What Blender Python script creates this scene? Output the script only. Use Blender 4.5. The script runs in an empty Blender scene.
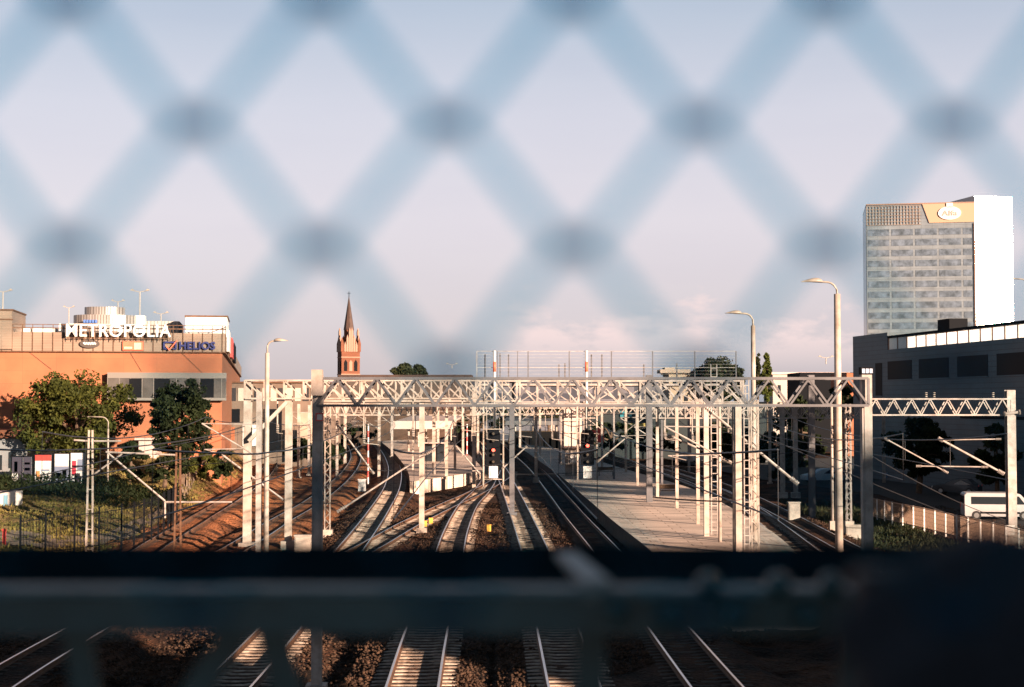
import bpy, bmesh, math, random
import numpy as np
from mathutils import Vector, Matrix, Quaternion
random.seed(7); RNG = np.random.default_rng(7)
S = bpy.context.scene
C = S.collection
R = math.radians
# ---------------------------------------------------------------- camera
F = 1500.0; CX = 512.0; CY = 343.5; HC = 8.2
PITCH = math.atan((402 - CY) / F)
cam_d = bpy.data.cameras.new('camera'); cam = bpy.data.objects.new('camera', cam_d); C.objects.link(cam)
cam.location = (0, 0, HC); cam.rotation_euler = (math.pi / 2 + PITCH, 0, 0)
cam_d.sensor_width = 36.0; cam_d.lens = F * 36.0 / 1024.0
cam_d.clip_start = 0.05; cam_d.clip_end = 6000
cam_d.dof.use_dof = True; cam_d.dof.focus_distance = 130.0; cam_d.dof.aperture_fstop = 2.45
S.camera = cam
# ---------------------------------------------------------------- sun and sky
SUN_AZ = R(42); SUN_EL = R(11.5)        # azimuth measured to the right of straight behind the camera
sv = Vector((math.sin(SUN_AZ) * math.cos(SUN_EL), -math.cos(SUN_AZ) * math.cos(SUN_EL), math.sin(SUN_EL)))
sd = bpy.data.lights.new('sun', 'SUN'); sd.energy = 5.0; sd.angle = R(0.5); sd.color = (1.0, 0.70, 0.51)
sun = bpy.data.objects.new('sun', sd); C.objects.link(sun); sun.rotation_euler = sv.to_track_quat('Z', 'Y').to_euler()
W = bpy.data.worlds.new("World"); S.world = W; W.use_nodes = True
wn = W.node_tree.nodes; wl = W.node_tree.links; wn.clear()
def wnode(t, **k):
    n = wn.new(t)
    for a, b in k.items(): setattr(n, a, b)
    return n
sky = wnode('ShaderNodeTexSky', sky_type='NISHITA', sun_disc=False, sun_elevation=SUN_EL, sun_rotation=math.pi - SUN_AZ)
sky.air_density = 1.0; sky.dust_density = 1.0; sky.ozone_density = 1.5
tc = wnode('ShaderNodeTexCoord'); sep = wnode('ShaderNodeSeparateXYZ'); wl.new(tc.outputs['Generated'], sep.inputs[0])
# thin high haze over the blue, pinker towards the horizon
hz = wnode('ShaderNodeValToRGB'); cr = hz.color_ramp
stops = [(0.0, (1.28, 1.12, 1.22)), (0.05, (1.56, 1.36, 1.48)), (0.12, (1.74, 1.57, 1.70)), (0.19, (1.56, 1.52, 1.70)),
         (0.265, (1.08, 1.24, 1.50)), (0.33, (0.22, 0.34, 0.48)), (1.0, (0.012, 0.045, 0.065))]
for i, (p, c) in enumerate(stops):
    e = cr.elements[i] if i < 2 else cr.elements.new(p)
    e.position = p; e.color = (*c, 1)
wl.new(sep.outputs['Z'], hz.inputs[0])
mix = wnode('ShaderNodeMix', data_type='RGBA'); mix.inputs[0].default_value = 0.95
wl.new(sky.outputs[0], mix.inputs[6]); wl.new(hz.outputs[0], mix.inputs[7])
# a low bank of pink cumulus
def mth(op, a, b=None, cl=False):
    n = wnode('ShaderNodeMath', operation=op, use_clamp=cl)
    for i, v in enumerate((a, b)):
        if v is None: continue
        if isinstance(v, (int, float)): n.inputs[i].default_value = v
        else: wl.new(v, n.inputs[i])
    return n.outputs[0]
mp = wnode('ShaderNodeMapping'); mp.inputs['Scale'].default_value = (16, 16, 38); wl.new(tc.outputs['Generated'], mp.inputs[0])
nz = wnode('ShaderNodeTexNoise'); nz.inputs['Scale'].default_value = 1.6; nz.inputs['Detail'].default_value = 8; nz.inputs['Roughness'].default_value = 0.62
wl.new(mp.outputs[0], nz.inputs['Vector'])
azx = mth('DIVIDE', sep.outputs['X'], sep.outputs['Y'])
topedge = mth('SUBTRACT', 0.064, mth('MULTIPLY', mth('ABSOLUTE', mth('SUBTRACT', azx, 0.085)), 0.09))   # height of the bank by direction
nz2 = wnode('ShaderNodeTexNoise'); nz2.inputs['Scale'].default_value = 2.2; nz2.inputs['Detail'].default_value = 7; nz2.inputs['Roughness'].default_value = 0.6
mp2 = wnode('ShaderNodeMapping'); mp2.inputs['Scale'].default_value = (2.5, 2.5, 14); mp2.inputs['Rotation'].default_value = (0.15, 0.1, 0); wl.new(tc.outputs['Generated'], mp2.inputs[0]); wl.new(mp2.outputs[0], nz2.inputs['Vector'])
veil = mth('MULTIPLY', mth('SUBTRACT', nz2.outputs[0], 0.45), 2.2, True)
cl = mth('ADD', mth('MULTIPLY', mth('SUBTRACT', topedge, sep.outputs['Z']), 38.0), mth('MULTIPLY', mth('SUBTRACT', nz.outputs[0], 0.5), 4.2))
cl = mth('MULTIPLY', mth('MULTIPLY', cl, 1.5, True), mth('MULTIPLY', mth('ADD', azx, 0.02), 30, True))
cl = mth('MULTIPLY', cl, mth('MULTIPLY', mth('SUBTRACT', sep.outputs['Z'], 0.022), 45, True))
cmix = wnode('ShaderNodeMix', data_type='RGBA'); wl.new(mth('MULTIPLY', cl, 0.75), cmix.inputs[0])
vmix = wnode('ShaderNodeMix', data_type='RGBA', blend_type='MULTIPLY'); wl.new(mth('MULTIPLY', veil, 0.3), vmix.inputs[0]); wl.new(mix.outputs[2], vmix.inputs[6]); vmix.inputs[7].default_value = (0.86, 0.86, 0.92, 1)
wl.new(vmix.outputs[2], cmix.inputs[6]); cmix.inputs[7].default_value = (2.30, 1.82, 1.76, 1)
bg = wnode('ShaderNodeBackground'); bg.inputs['Strength'].default_value = 0.10
wo = wnode('ShaderNodeOutputWorld'); wl.new(cmix.outputs[2], bg.inputs[0]); wl.new(bg.outputs[0], wo.inputs[0])
# ---------------------------------------------------------------- exposure and render settings
S.view_settings.view_transform = 'Standard'; S.view_settings.look = 'None'
S.view_settings.exposure = 2.1; S.view_settings.gamma = 1.0; S.view_settings.use_curve_mapping = False
S.render.engine = 'CYCLES'; S.cycles.use_denoising = True; S.cycles.max_bounces = 6
S.cycles.transparent_max_bounces = 16; S.cycles.sample_clamp_indirect = 6
# ---------------------------------------------------------------- pixel ray helpers (measure the place in metres)
_f = Vector((0, math.cos(PITCH), math.sin(PITCH))); _u = Vector((0, -math.sin(PITCH), math.cos(PITCH))); _r = Vector((1, 0, 0))
def ray(x, y): return _f + _r * ((x - CX) / F) + _u * ((CY - y) / F)
def P(x, y, Y):
    d = ray(x, y); return Vector((0, 0, HC)) + d * (Y / d.y)
def G(x, y, z=0.0):
    d = ray(x, y); return Vector((0, 0, HC)) + d * ((z - HC) / d.z)
# ---------------------------------------------------------------- materials
def mat(name, col, rough=0.7, metal=0.0, noise=0.0, nscale=3.0, bump=0.0, bscale=None, col2=None, spec=0.4, emit=None, alpha=None, trans=0.0):
    m = bpy.data.materials.new(name); m.use_nodes = True
    nt = m.node_tree; N = nt.nodes; L = nt.links
    b = N['Principled BSDF']; b.inputs['Roughness'].default_value = rough; b.inputs['Metallic'].default_value = metal
    b.inputs['Specular IOR Level'].default_value = spec
    b.inputs['Base Color'].default_value = (*col, 1)
    if noise or col2 or bump:
        t = N.new('ShaderNodeTexCoord')
        n = N.new('ShaderNodeTexNoise'); n.inputs['Scale'].default_value = nscale; n.inputs['Detail'].default_value = 6
        n.inputs['Roughness'].default_value = 0.65
        L.new(t.outputs['Object'], n.inputs['Vector'])
        rp = N.new('ShaderNodeValToRGB')
        c2 = col2 if col2 else tuple(c * (1 - noise) for c in col)
        rp.color_ramp.elements[0].position = 0.36; rp.color_ramp.elements[0].color = (*c2, 1)
        rp.color_ramp.elements[1].position = 0.64; rp.color_ramp.elements[1].color = (*tuple(min(1, c * (1 + noise * 0.4)) for c in col), 1)
        L.new(n.outputs[0], rp.inputs[0]); L.new(rp.outputs[0], b.inputs['Base Color'])
        if bump:
            n2 = N.new('ShaderNodeTexNoise'); n2.inputs['Scale'].default_value = bscale or nscale * 4; n2.inputs['Detail'].default_value = 4
            L.new(t.outputs['Object'], n2.inputs['Vector'])
            bp = N.new('ShaderNodeBump'); bp.inputs['Strength'].default_value = 1.0; bp.inputs['Distance'].default_value = bump
            L.new(n2.outputs[0], bp.inputs['Height']); L.new(bp.outputs[0], b.inputs['Normal'])
    if emit:
        b.inputs['Emission Color'].default_value = (*emit[0], 1); b.inputs['Emission Strength'].default_value = emit[1]
    if trans:
        tr = N.new('ShaderNodeBsdfTranslucent'); tr.inputs[0].default_value = (*col, 1)
        mx = N.new('ShaderNodeMixShader'); mx.inputs[0].default_value = trans
        L.new(b.outputs[0], mx.inputs[1]); L.new(tr.outputs[0], mx.inputs[2]); L.new(mx.outputs[0], N['Material Output'].inputs[0])
    return m
def panel_mat(name, col, joint, w, h, rough=0.6, metal=0.0, mortar=0.02, vary=0.15, plane='XZ', bump=0.0, offset=0.0):
    m = mat(name, col, rough, metal); nt = m.node_tree; N = nt.nodes; L = nt.links; b = N['Principled BSDF']
    t = N.new('ShaderNodeTexCoord'); mpn = N.new('ShaderNodeMapping')
    if plane == 'XZ': mpn.inputs['Rotation'].default_value = (R(-90), 0, 0)
    L.new(t.outputs['Object'], mpn.inputs[0])
    br = N.new('ShaderNodeTexBrick'); br.offset = offset; br.inputs['Scale'].default_value = 1
    br.inputs['Brick Width'].default_value = w; br.inputs['Row Height'].default_value = h
    br.inputs['Mortar Size'].default_value = mortar; br.inputs['Mortar Smooth'].default_value = 0
    br.inputs['Color1'].default_value = (*col, 1); br.inputs['Color2'].default_value = (*tuple(c * (1 - vary) for c in col), 1)
    br.inputs['Mortar'].default_value = (*joint, 1)
    L.new(mpn.outputs[0], br.inputs['Vector'])
    n = N.new('ShaderNodeTexNoise'); n.inputs['Scale'].default_value = 0.35; n.inputs['Detail'].default_value = 7; L.new(t.outputs['Object'], n.inputs['Vector'])
    mr = N.new('ShaderNodeMapRange'); mr.inputs[1].default_value = 0.3; mr.inputs[2].default_value = 0.7; mr.inputs[3].default_value = 0.78; mr.inputs[4].default_value = 1.08
    L.new(n.outputs[0], mr.inputs[0])
    mm = N.new('ShaderNodeMix'); mm.data_type = 'RGBA'; mm.blend_type = 'MULTIPLY'; mm.inputs[0].default_value = 1
    L.new(br.outputs[0], mm.inputs[6]); L.new(mr.outputs[0], mm.inputs[7]); L.new(mm.outputs[2], b.inputs['Base Color'])
    return m
M = {}
M['steel'] = mat('galvanised_steel', (0.2852, 0.2590, 0.2419), 0.55, 0.0, 0.35, 1.7, col2=(0.1833, 0.1540, 0.1361))
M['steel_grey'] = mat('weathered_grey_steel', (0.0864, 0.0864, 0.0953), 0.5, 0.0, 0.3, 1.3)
M['cream'] = mat('cream_painted_mast', (0.3430, 0.2992, 0.2667), 0.6, 0, 0.3, 0.9, col2=(0.2177, 0.1700, 0.1370))
M['conc'] = mat('concrete', (0.2880, 0.2560, 0.2240), 0.9, 0, 0.35, 1.2, 0.01)
M['lampmetal'] = mat('lamp_shell', (0.2660, 0.2310, 0.1960), 0.5, 0, 0.2, 3)
M['rail'] = mat('rusty_rail_side', (0.1040, 0.0520, 0.0280), 0.7, 0.2, 0.4, 4)
M['railtop'] = mat('polished_rail_head', (0.55, 0.55, 0.56), 0.28, 0.9)
M['sleeper'] = mat('concrete_sleeper', (0.34, 0.28, 0.23), 0.9, 0, 0.5, 2.2, col2=(0.12, 0.08, 0.055))
M['shade_sleeper'] = mat('shade_dark_sleeper', (0.035, 0.026, 0.02), 0.9, 0, 0.5, 2.2)  # shade on the darker tracks is put into this sleeper colour
M['wire'] = mat('dark_wire', (0.035, 0.035, 0.04), 0.5, 0.5)
M['dark'] = mat('dark_paint', (0.004, 0.005, 0.007), 0.8, spec=0.1)
M['white'] = mat('white_paint', (0.5184, 0.5040, 0.4896), 0.45, 0, 0.08, 2)
M['glass'] = mat('dark_glass', (0.015, 0.02, 0.025), 0.08, 0, spec=0.8)
M['rubber'] = mat('tyre_rubber', (0.02, 0.02, 0.02), 0.9)
M['rim'] = mat('wheel_rim', (0.3, 0.3, 0.3), 0.4, 0.8)
M['bark'] = mat('bark', (0.09, 0.06, 0.04), 0.95, 0, 0.4, 6, 0.02)
M['orange'] = panel_mat('orange_cladding', (0.285, 0.095, 0.042), (0.20, 0.075, 0.035), 3.2, 1.25, 0.75, mortar=0.02, vary=0.10)
M['beige_pan'] = panel_mat('beige_tile_panel', (0.2081, 0.1530, 0.1163), (0.1224, 0.0857, 0.0612), 0.96, 0.16, 0.5, mortar=0.012, vary=0.12)
M['beige'] = mat('beige_render', (0.2940, 0.2310, 0.1820), 0.85, 0, 0.15, 0.8)
M['navy_pan'] = panel_mat('blue_grey_cladding', (0.0357, 0.0825, 0.1130), (0.0153, 0.0375, 0.0534), 3.0, 0.5, 0.55, mortar=0.03, vary=0.12, plane='XZ', offset=0.5)
M['red'] = mat('red_paint', (0.50, 0.05, 0.04), 0.5, 0, 0.15, 3)
M['orangered'] = mat('orange_red_paint', (0.62, 0.13, 0.07), 0.5, 0, 0.15, 3)
M['navy'] = mat('navy_letters', (0.012, 0.018, 0.10), 0.5)
M['brick'] = panel_mat('church_brick', (0.1440, 0.0468, 0.0218), (0.1080, 0.0432, 0.0238), 0.5, 0.25, 0.85, mortar=0.03, vary=0.25)
M['spire'] = mat('copper_brown_spire', (0.045, 0.024, 0.018), 0.6, 0, 0.4, 0.5)
M['fascia'] = mat('pale_pink_fascia', (0.4125, 0.3300, 0.3000), 0.7, 0, 0.1, 0.8)
M['roofgrey'] = mat('grey_roof_sheet', (0.0840, 0.0900, 0.0960), 0.6, 0, 0.25, 0.7)
# ---------------------------------------------------------------- mesh building
class MB:
    def __init__(s): s.v = []; s.f = []; s.m = []
    def add(s, vs, fs, mi=0):
        o = len(s.v); s.v += [tuple(v) for v in vs]; s.f += [tuple(i + o for i in f) for f in fs]; s.m += [mi] * len(fs); return s
    def box(s, a, b, mi=0, rz=0, piv=None):
        x0, y0, z0 = a; x1, y1, z1 = b
        vs = [Vector(p) for p in ((x0, y0, z0), (x1, y0, z0), (x1, y1, z0), (x0, y1, z0), (x0, y0, z1), (x1, y0, z1), (x1, y1, z1), (x0, y1, z1))]
        if rz:
            pv = Vector(piv) if piv else Vector(((x0 + x1) / 2, (y0 + y1) / 2, 0)); q = Matrix.Rotation(rz, 3, 'Z')
            vs = [q @ (v - pv) + pv for v in vs]
        return s.add(vs, [(0, 3, 2, 1), (4, 5, 6, 7), (0, 1, 5, 4), (1, 2, 6, 5), (2, 3, 7, 6), (3, 0, 4, 7)], mi)
    def cbox(s, c, d, mi=0, rz=0):
        return s.box((c[0] - d[0] / 2, c[1] - d[1] / 2, c[2] - d[2] / 2), (c[0] + d[0] / 2, c[1] + d[1] / 2, c[2] + d[2] / 2), mi, rz)
    def bar(s, p, q, w, h=None, mi=0, up=(0, 0, 1)):
        p = Vector(p); q = Vector(q); h = h or w; d = (q - p)
        if d.length < 1e-6: return s
        d.normalize(); up = Vector(up)
        if abs(d.dot(up)) > 0.98: up = Vector((0, 1, 0))
        a = d.cross(up).normalized() * w / 2; b = d.cross(a).normalized() * h / 2
        vs = [p - a - b, p + a - b, p + a + b, p - a + b, q - a - b, q + a - b, q + a + b, q - a + b]
        return s.add(vs, [(0, 3, 2, 1), (4, 5, 6, 7), (0, 1, 5, 4), (1, 2, 6, 5), (2, 3, 7, 6), (3, 0, 4, 7)], mi)
    def tube(s, pts, r, n=8, mi=0, r2=None, caps=True):
        pts = [Vector(p) for p in pts]; rings = []; o = len(s.v); vs = []; fs = []
        up = Vector((0.0, 0.0, 1.0))
        for i, p in enumerate(pts):
            d = (pts[min(i + 1, len(pts) - 1)] - pts[max(i - 1, 0)]).normalized()
            u0 = up if abs(d.dot(up)) < 0.95 else Vector((0, 1, 0))
            a = d.cross(u0).normalized(); b = d.cross(a).normalized()
            rr = r if r2 is None else r + (r2 - r) * i / (len(pts) - 1)
            if isinstance(r, (list, tuple)): rr = r[i]
            for k in range(n):
                t = 2 * math.pi * k / n; vs.append(p + a * rr * math.cos(t) + b * rr * math.sin(t))
        for i in range(len(pts) - 1):
            for k in range(n):
                k2 = (k + 1) % n; fs.append((i * n + k, i * n + k2, (i + 1) * n + k2, (i + 1) * n + k))
        if caps:
            fs.append(tuple(range(n))[::-1]); fs.append(tuple((len(pts) - 1) * n + k for k in range(n)))
        return s.add(vs, fs, mi)
    def prism(s, poly, z0, z1, mi=0):
        n = len(poly); vs = [(x, y, z0) for x, y in poly] + [(x, y, z1) for x, y in poly]
        fs = [tuple(range(n))[::-1], tuple(range(n, 2 * n))] + [(i, (i + 1) % n, n + (i + 1) % n, n + i) for i in range(n)]
        return s.add(vs, fs, mi)
    def build(s, name, m, parent=None, smooth=False, origin=None):
        me = bpy.data.meshes.new(name)
        org = Vector(origin) if origin is not None else Vector((0, 0, 0))
        me.from_pydata([tuple(Vector(v) - org) for v in s.v], [], s.f)
        ms = m if isinstance(m, (list, tuple)) else [m]
        for x in ms: me.materials.append(x)
        if len(ms) > 1: me.polygons.foreach_set('material_index', s.m)
        bm = bmesh.new(); bm.from_mesh(me); bmesh.ops.recalc_face_normals(bm, faces=bm.faces); bm.to_mesh(me); bm.free()
        if smooth: me.polygons.foreach_set('use_smooth', [True] * len(me.polygons))
        me.update()
        o = bpy.data.objects.new(name, me); C.objects.link(o)
        o.location = org
        if parent:
            o.parent = parent; wp = Vector((0, 0, 0)); q = parent
            while q is not None: wp += Vector(q.location); q = q.parent
            o.location = org - wp
        return o
def tag(o, label=None, cat=None, group=None, kind=None):
    if label: o['label'] = label
    if cat: o['category'] = cat
    if group: o['group'] = group
    if kind: o['kind'] = kind
    return o
def thing(name, label, cat, loc=(0, 0, 0), group=None):
    o = bpy.data.objects.new(name, None); C.objects.link(o); o.location = loc; o.empty_display_size = 0.3
    return tag(o, label, cat, group)
def resample(pts, step=1.0):
    """Catmull-Rom through points, resampled"""
    pts = [Vector(p) for p in pts]; pts = [pts[0] * 2 - pts[1]] + pts + [pts[-1] * 2 - pts[-2]]
    out = []
    for i in range(1, len(pts) - 2):
        p0, p1, p2, p3 = pts[i - 1:i + 3]; n = max(2, int((p2 - p1).length / step))
        for k in range(n):
            t = k / n
            out.append(0.5 * ((2 * p1) + (p2 - p0) * t + (2 * p0 - 5 * p1 + 4 * p2 - p3) * t * t + (3 * p1 - p0 - 3 * p2 + p3) * t ** 3))
    out.append(pts[-2]); return out
# ---------------------------------------------------------------- track centre lines (metres on the ground)
def line(px, z=0.0): return resample([G(x, y, z) for x, y in px], 1.0)
TR = {
 'T0': line([(150, 760), (224, 687), (276, 632), (349, 550), (380, 508), (393, 484), (394, 466), (386, 451), (376, 440)]),
 'T1': line([(393, 760), (412, 687), (426, 632), (446, 566), (456, 530), (468, 505), (482, 490), (490, 476), (489, 462), (482, 449), (474, 440)]),
 'T2': line([(598, 760), (575, 687), (559, 632), (537, 556), (521, 515), (510, 489), (501, 470), (492, 456), (483, 444)]),
 'TX': line([(322, 585), (352, 556), (378, 541), (412, 522), (447, 505), (478, 491), (503, 477), (507, 470)]),
 'T3': line([(780, 760), (718, 687), (673, 632), (608, 552), (575, 515), (556, 492), (535, 468), (517, 453), (503, 441)]),
 'T4': line([(905, 640), (860, 597), (815, 558), (775, 526), (744, 504), (700, 483), (660, 470), (610, 456)]),
 'T5': line([(1010, 640), (930, 592), (868, 558), (815, 530), (775, 509), (735, 490), (690, 474), (650, 463)]),
 'TL1': line([(40, 625), (90, 590), (152, 546), (200, 517), (238, 494), (262, 476), (273, 461), (276, 448), (276, 438)]),
 'TL2': line([(-70, 730), (-15, 687), (78, 632), (180, 577), (240, 545), (280, 520), (313, 501), (338, 482), (351, 468), (356, 456), (352, 446), (344, 438)]),
}
TLABEL = {
 'T0': ('railway track curving along the left edge of the pale island platform', ),
 'T1': ('railway track in the middle with sunlit sleepers, left of the bare grey mast', ),
 'T2': ('straight railway track passing right of the red signal, one rail edged by sunlit ballast', ),
 'TX': ('short rusty crossover track slanting between the two central tracks', ),
 'T3': ('railway track in deep shade along the left edge of the long sunlit platform', ),
 'T4': ('railway track along the right edge of the long sunlit platform', ),
 'T5': ('outermost railway track on the right, beside the street lamps foot', ),
 'TL1': ('leftmost railway track, beside the grassy bank', ),
 'TL2': ('second railway track from the grassy bank, curving behind the near gantry column', ),
}
def frames(pts):
    out = []
    for i, p in enumerate(pts):
        d = pts[min(i + 1, len(pts) - 1)] - pts[max(i - 1, 0)]; d.z = 0; d.normalize(); out.append((p, d, Vector((d.y, -d.x, 0))))
    return out
# ---------------------------------------------------------------- ground
gx = np.arange(-75, 75.01, 0.42); gy = []
y = 30.0
while y < 330: gy.append(y); y += 0.30 + (y - 30) * 0.0042
gy = np.array(gy); GX, GY = np.meshgrid(gx, gy)
cent = np.array([(p.x, p.y) for t in TR.values() for p in t])
D = np.full(GX.shape, 99.0)
for i in range(GX.shape[0]):
    c = cent[np.abs(cent[:, 1] - gy[i]) < 14]
    if len(c):
        dd = np.sqrt((GX[i][:, None] - c[None, :, 0]) ** 2 + (gy[i] - c[None, :, 1]) ** 2); D[i] = dd.min(1)
def vnoise(X, Y, sc, seed):
    r = np.random.default_rng(seed); T = r.random((256, 256)); x = X / sc; yy = Y / sc
    xi = np.floor(x).astype(int); yi = np.floor(yy).astype(int); fx = x - xi; fy = yy - yi; fx = fx * fx * (3 - 2 * fx); fy = fy * fy * (3 - 2 * fy)
    g = lambda a, b: T[a % 256, b % 256]
    return (g(xi, yi) * (1 - fx) * (1 - fy) + g(xi + 1, yi) * fx * (1 - fy) + g(xi, yi + 1) * (1 - fx) * fy + g(xi + 1, yi + 1) * fx * fy) - 0.5
bed = np.clip((D - 1.7) / 1.1, 0, 1); bed = bed * bed * (3 - 2 * bed)
Z = -0.215 - 0.42 * bed
rough_ = np.clip((D - 1.6) / 0.8, 0, 1)
Z += rough_ * (0.26 * vnoise(GX, GY, 3.1, 1) + 0.22 * vnoise(GX, GY, 1.3, 2) + 0.22 * vnoise(GX, GY, 0.62, 3))
Z += (1 - rough_) * 0.03 * vnoise(GX, GY, 0.5, 4)
# grassy bank rises gently left of the leftmost track
lx = np.interp(GY, [p.y for p in TR['TL1']], [p.x for p in TR['TL1']])
bank = np.clip((lx - GX - 2.6) / (14 - 9.5 * np.clip((GY - 112) / 22, 0, 1)), 0, 1); Z += bank * (1.5 * np.clip((GY - 60) / 60, 0, 1) + 2.2 * np.clip((GY - 134) / 14, 0, 1))
# the street on the right lies level with the rails
rx = np.interp(GY, [p.y for p in TR['T5']], [p.x for p in TR['T5']])
st = np.clip((GX - rx - 6) / 3, 0, 1); Z = Z * (1 - st) + st * (-0.42)
def ground_z(x, y_):
    i = int(np.clip(np.searchsorted(gy, y_), 0, len(gy) - 1)); j = int(np.clip(round((x - gx[0]) / 0.42), 0, len(gx) - 1)); return float(Z[i, j])
edge = np.minimum.reduce([(GX + 75), (75 - GX), np.full(GX.shape, 99)]); Z = np.where(edge < 1, -1.3, Z); Z[-1, :] = -1.3; Z[0, :] = -1.3
nyv, nxv = GX.shape
me = bpy.data.meshes.new('ballast_ground')
vv = np.stack([GX, GY, Z], -1).reshape(-1, 3)
idx = np.arange(nyv * nxv).reshape(nyv, nxv)
ff = np.stack([idx[:-1, :-1], idx[:-1, 1:], idx[1:, 1:], idx[1:, :-1]], -1).reshape(-1, 4)
me.vertices.add(len(vv)); me.vertices.foreach_set('co', vv.ravel()); me.loops.add(ff.size); me.loops.foreach_set('vertex_index', ff.ravel())
me.polygons.add(len(ff)); me.polygons.foreach_set('loop_start', np.arange(0, ff.size, 4)); me.polygons.foreach_set('loop_total', np.full(len(ff), 4))
me.polygons.foreach_set('use_smooth', np.ones(len(ff), bool)); me.update(); me.validate()
at = me.attributes.new('soil', 'FLOAT', 'POINT')
soil = np.clip((lx - GX - 2.6) / 2, 0, 1)
at.data.foreach_set('value', soil.ravel().astype(np.float32))
r2x = np.interp(GY, [p.y for p in TR['TL2']], [p.x for p in TR['TL2']]); rust = np.clip((r2x + 5 - GX) / 3, 0, 1) * np.clip((GY - 70) / 12, 0, 1)  # rusty ballast by the left tracks, brightened to carry its orange sunlight
at2 = me.attributes.new('rust', 'FLOAT', 'POINT'); at2.data.foreach_set('value', rust.ravel().astype(np.float32))
gm = bpy.data.materials.new('ballast_and_soil'); gm.use_nodes = True
N = gm.node_tree.nodes; L = gm.node_tree.links; b = N['Principled BSDF']; b.inputs['Roughness'].default_value = 0.95; b.inputs['Specular IOR Level'].default_value = 0.15
t = N.new('ShaderNodeTexCoord'); vo = N.new('ShaderNodeTexVoronoi'); vo.inputs['Scale'].default_value = 6.5; L.new(t.outputs['Object'], vo.inputs['Vector'])
n1 = N.new('ShaderNodeTexNoise'); n1.inputs['Scale'].default_value = 0.35; n1.inputs['Detail'].default_value = 8; L.new(t.outputs['Object'], n1.inputs['Vector'])
r1 = N.new('ShaderNodeValToRGB'); r1.color_ramp.elements[0].position = 0.38; r1.color_ramp.elements[0].color = (0.012, 0.007, 0.005, 1); r1.color_ramp.elements[1].position = 0.60; r1.color_ramp.elements[1].color = (0.085, 0.038, 0.020, 1)
L.new(n1.outputs[0], r1.inputs[0])
m1 = N.new('ShaderNodeMix'); m1.data_type = 'RGBA'; m1.blend_type = 'MULTIPLY'; m1.inputs[0].default_value = 0.8
L.new(r1.outputs[0], m1.inputs[6])
vr = N.new('ShaderNodeValToRGB'); vr.color_ramp.elements[0].color = (0.35, 0.33, 0.32, 1); vr.color_ramp.elements[1].color = (1, 0.95, 0.9, 1); L.new(vo.outputs['Color'], vr.inputs[0]); L.new(vr.outputs[0], m1.inputs[7])
n2 = N.new('ShaderNodeTexNoise'); n2.inputs['Scale'].default_value = 0.5; n2.inputs['Detail'].default_value = 8; L.new(t.outputs['Object'], n2.inputs['Vector'])
r2 = N.new('ShaderNodeValToRGB'); r2.color_ramp.elements[0].position = 0.35; r2.color_ramp.elements[0].color = (0.055, 0.055, 0.016, 1); r2.color_ramp.elements[1].position = 0.66; r2.color_ramp.elements[1].color = (0.24, 0.16, 0.07, 1); L.new(n2.outputs[0], r2.inputs[0])
aa = N.new('ShaderNodeAttribute'); aa.attribute_name = 'soil'
m2 = N.new('ShaderNodeMix'); m2.data_type = 'RGBA'; L.new(aa.outputs['Fac'], m2.inputs[0]); a3 = N.new('ShaderNodeAttribute'); a3.attribute_name = 'rust'; m3 = N.new('ShaderNodeMix'); m3.data_type = 'RGBA'
rr_ = N.new('ShaderNodeValToRGB'); rr_.color_ramp.elements[0].position = .36; rr_.color_ramp.elements[0].color = (.03, .014, .008, 1); rr_.color_ramp.elements[1].position = .56; rr_.color_ramp.elements[1].color = (.34, .13, .055, 1); L.new(n1.outputs[0], rr_.inputs[0])  # sunlit orange patches are painted into this rusty tone
L.new(a3.outputs['Fac'], m3.inputs[0]); L.new(m1.outputs[2], m3.inputs[6]); L.new(rr_.outputs[0], m3.inputs[7]); L.new(m3.outputs[2], m2.inputs[6]); L.new(r2.outputs[0], m2.inputs[7]); L.new(m2.outputs[2], b.inputs['Base Color'])
bp = N.new('ShaderNodeBump'); bp.inputs['Distance'].default_value = 0.16; bp.inputs['Strength'].default_value = 1.0; L.new(vo.outputs['Distance'], bp.inputs['Height']); L.new(bp.outputs[0], b.inputs['Normal'])
me.materials.append(gm)
go = bpy.data.objects.new('ballast', me); C.objects.link(go); tag(go, kind='structure')
far_g = MB().add([(-2500, -300, -1.2), (2500, -300, -1.2), (2500, 4000, -1.2), (-2500, 4000, -1.2)], [(0, 1, 2, 3)]).build('ground', mat('far_earth', (0.07, 0.06, 0.045), 0.95, 0, 0.5, 0.02)); tag(far_g, kind='structure')
ns = 80000; r_s = np.random.default_rng(77); sy = 40 + (r_s.random(ns) ** 1.3) * 85; sx = -26 + r_s.random(ns) * 44 * np.clip(sy / 70, .6, 1.4)
ii = np.clip(np.searchsorted(gy, sy), 0, len(gy) - 1); jj = np.clip(np.round((sx - gx[0]) / .42).astype(int), 0, len(gx) - 1)
keep = ((sx > np.interp(sy, [p.y for p in TR['TL2']], [p.x for p in TR['TL2']]) + 3) | (sy < 75)) & (D[ii, jj] > 1.25) & (np.abs(Z[ii, jj] + .4) < .5); sx = sx[keep]; sy = sy[keep]; szz = Z[ii, jj][keep]; ns = len(sx)
octv = np.array([(1, 0, 0), (-1, 0, 0), (0, 1, 0), (0, -1, 0), (0, 0, .8), (0, 0, -.8)], float); octf = np.array([(0, 2, 4), (2, 1, 4), (1, 3, 4), (3, 0, 4), (2, 0, 5), (1, 2, 5), (3, 1, 5), (0, 3, 5)])
sc_ = (r_s.uniform(.035, .085, ns))[:, None, None]; vv = octv[None] * sc_ * r_s.uniform(.6, 1.3, (ns, 6, 1)); an_ = r_s.random(ns) * 6.28; c_, s_n = np.cos(an_)[:, None], np.sin(an_)[:, None]
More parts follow.
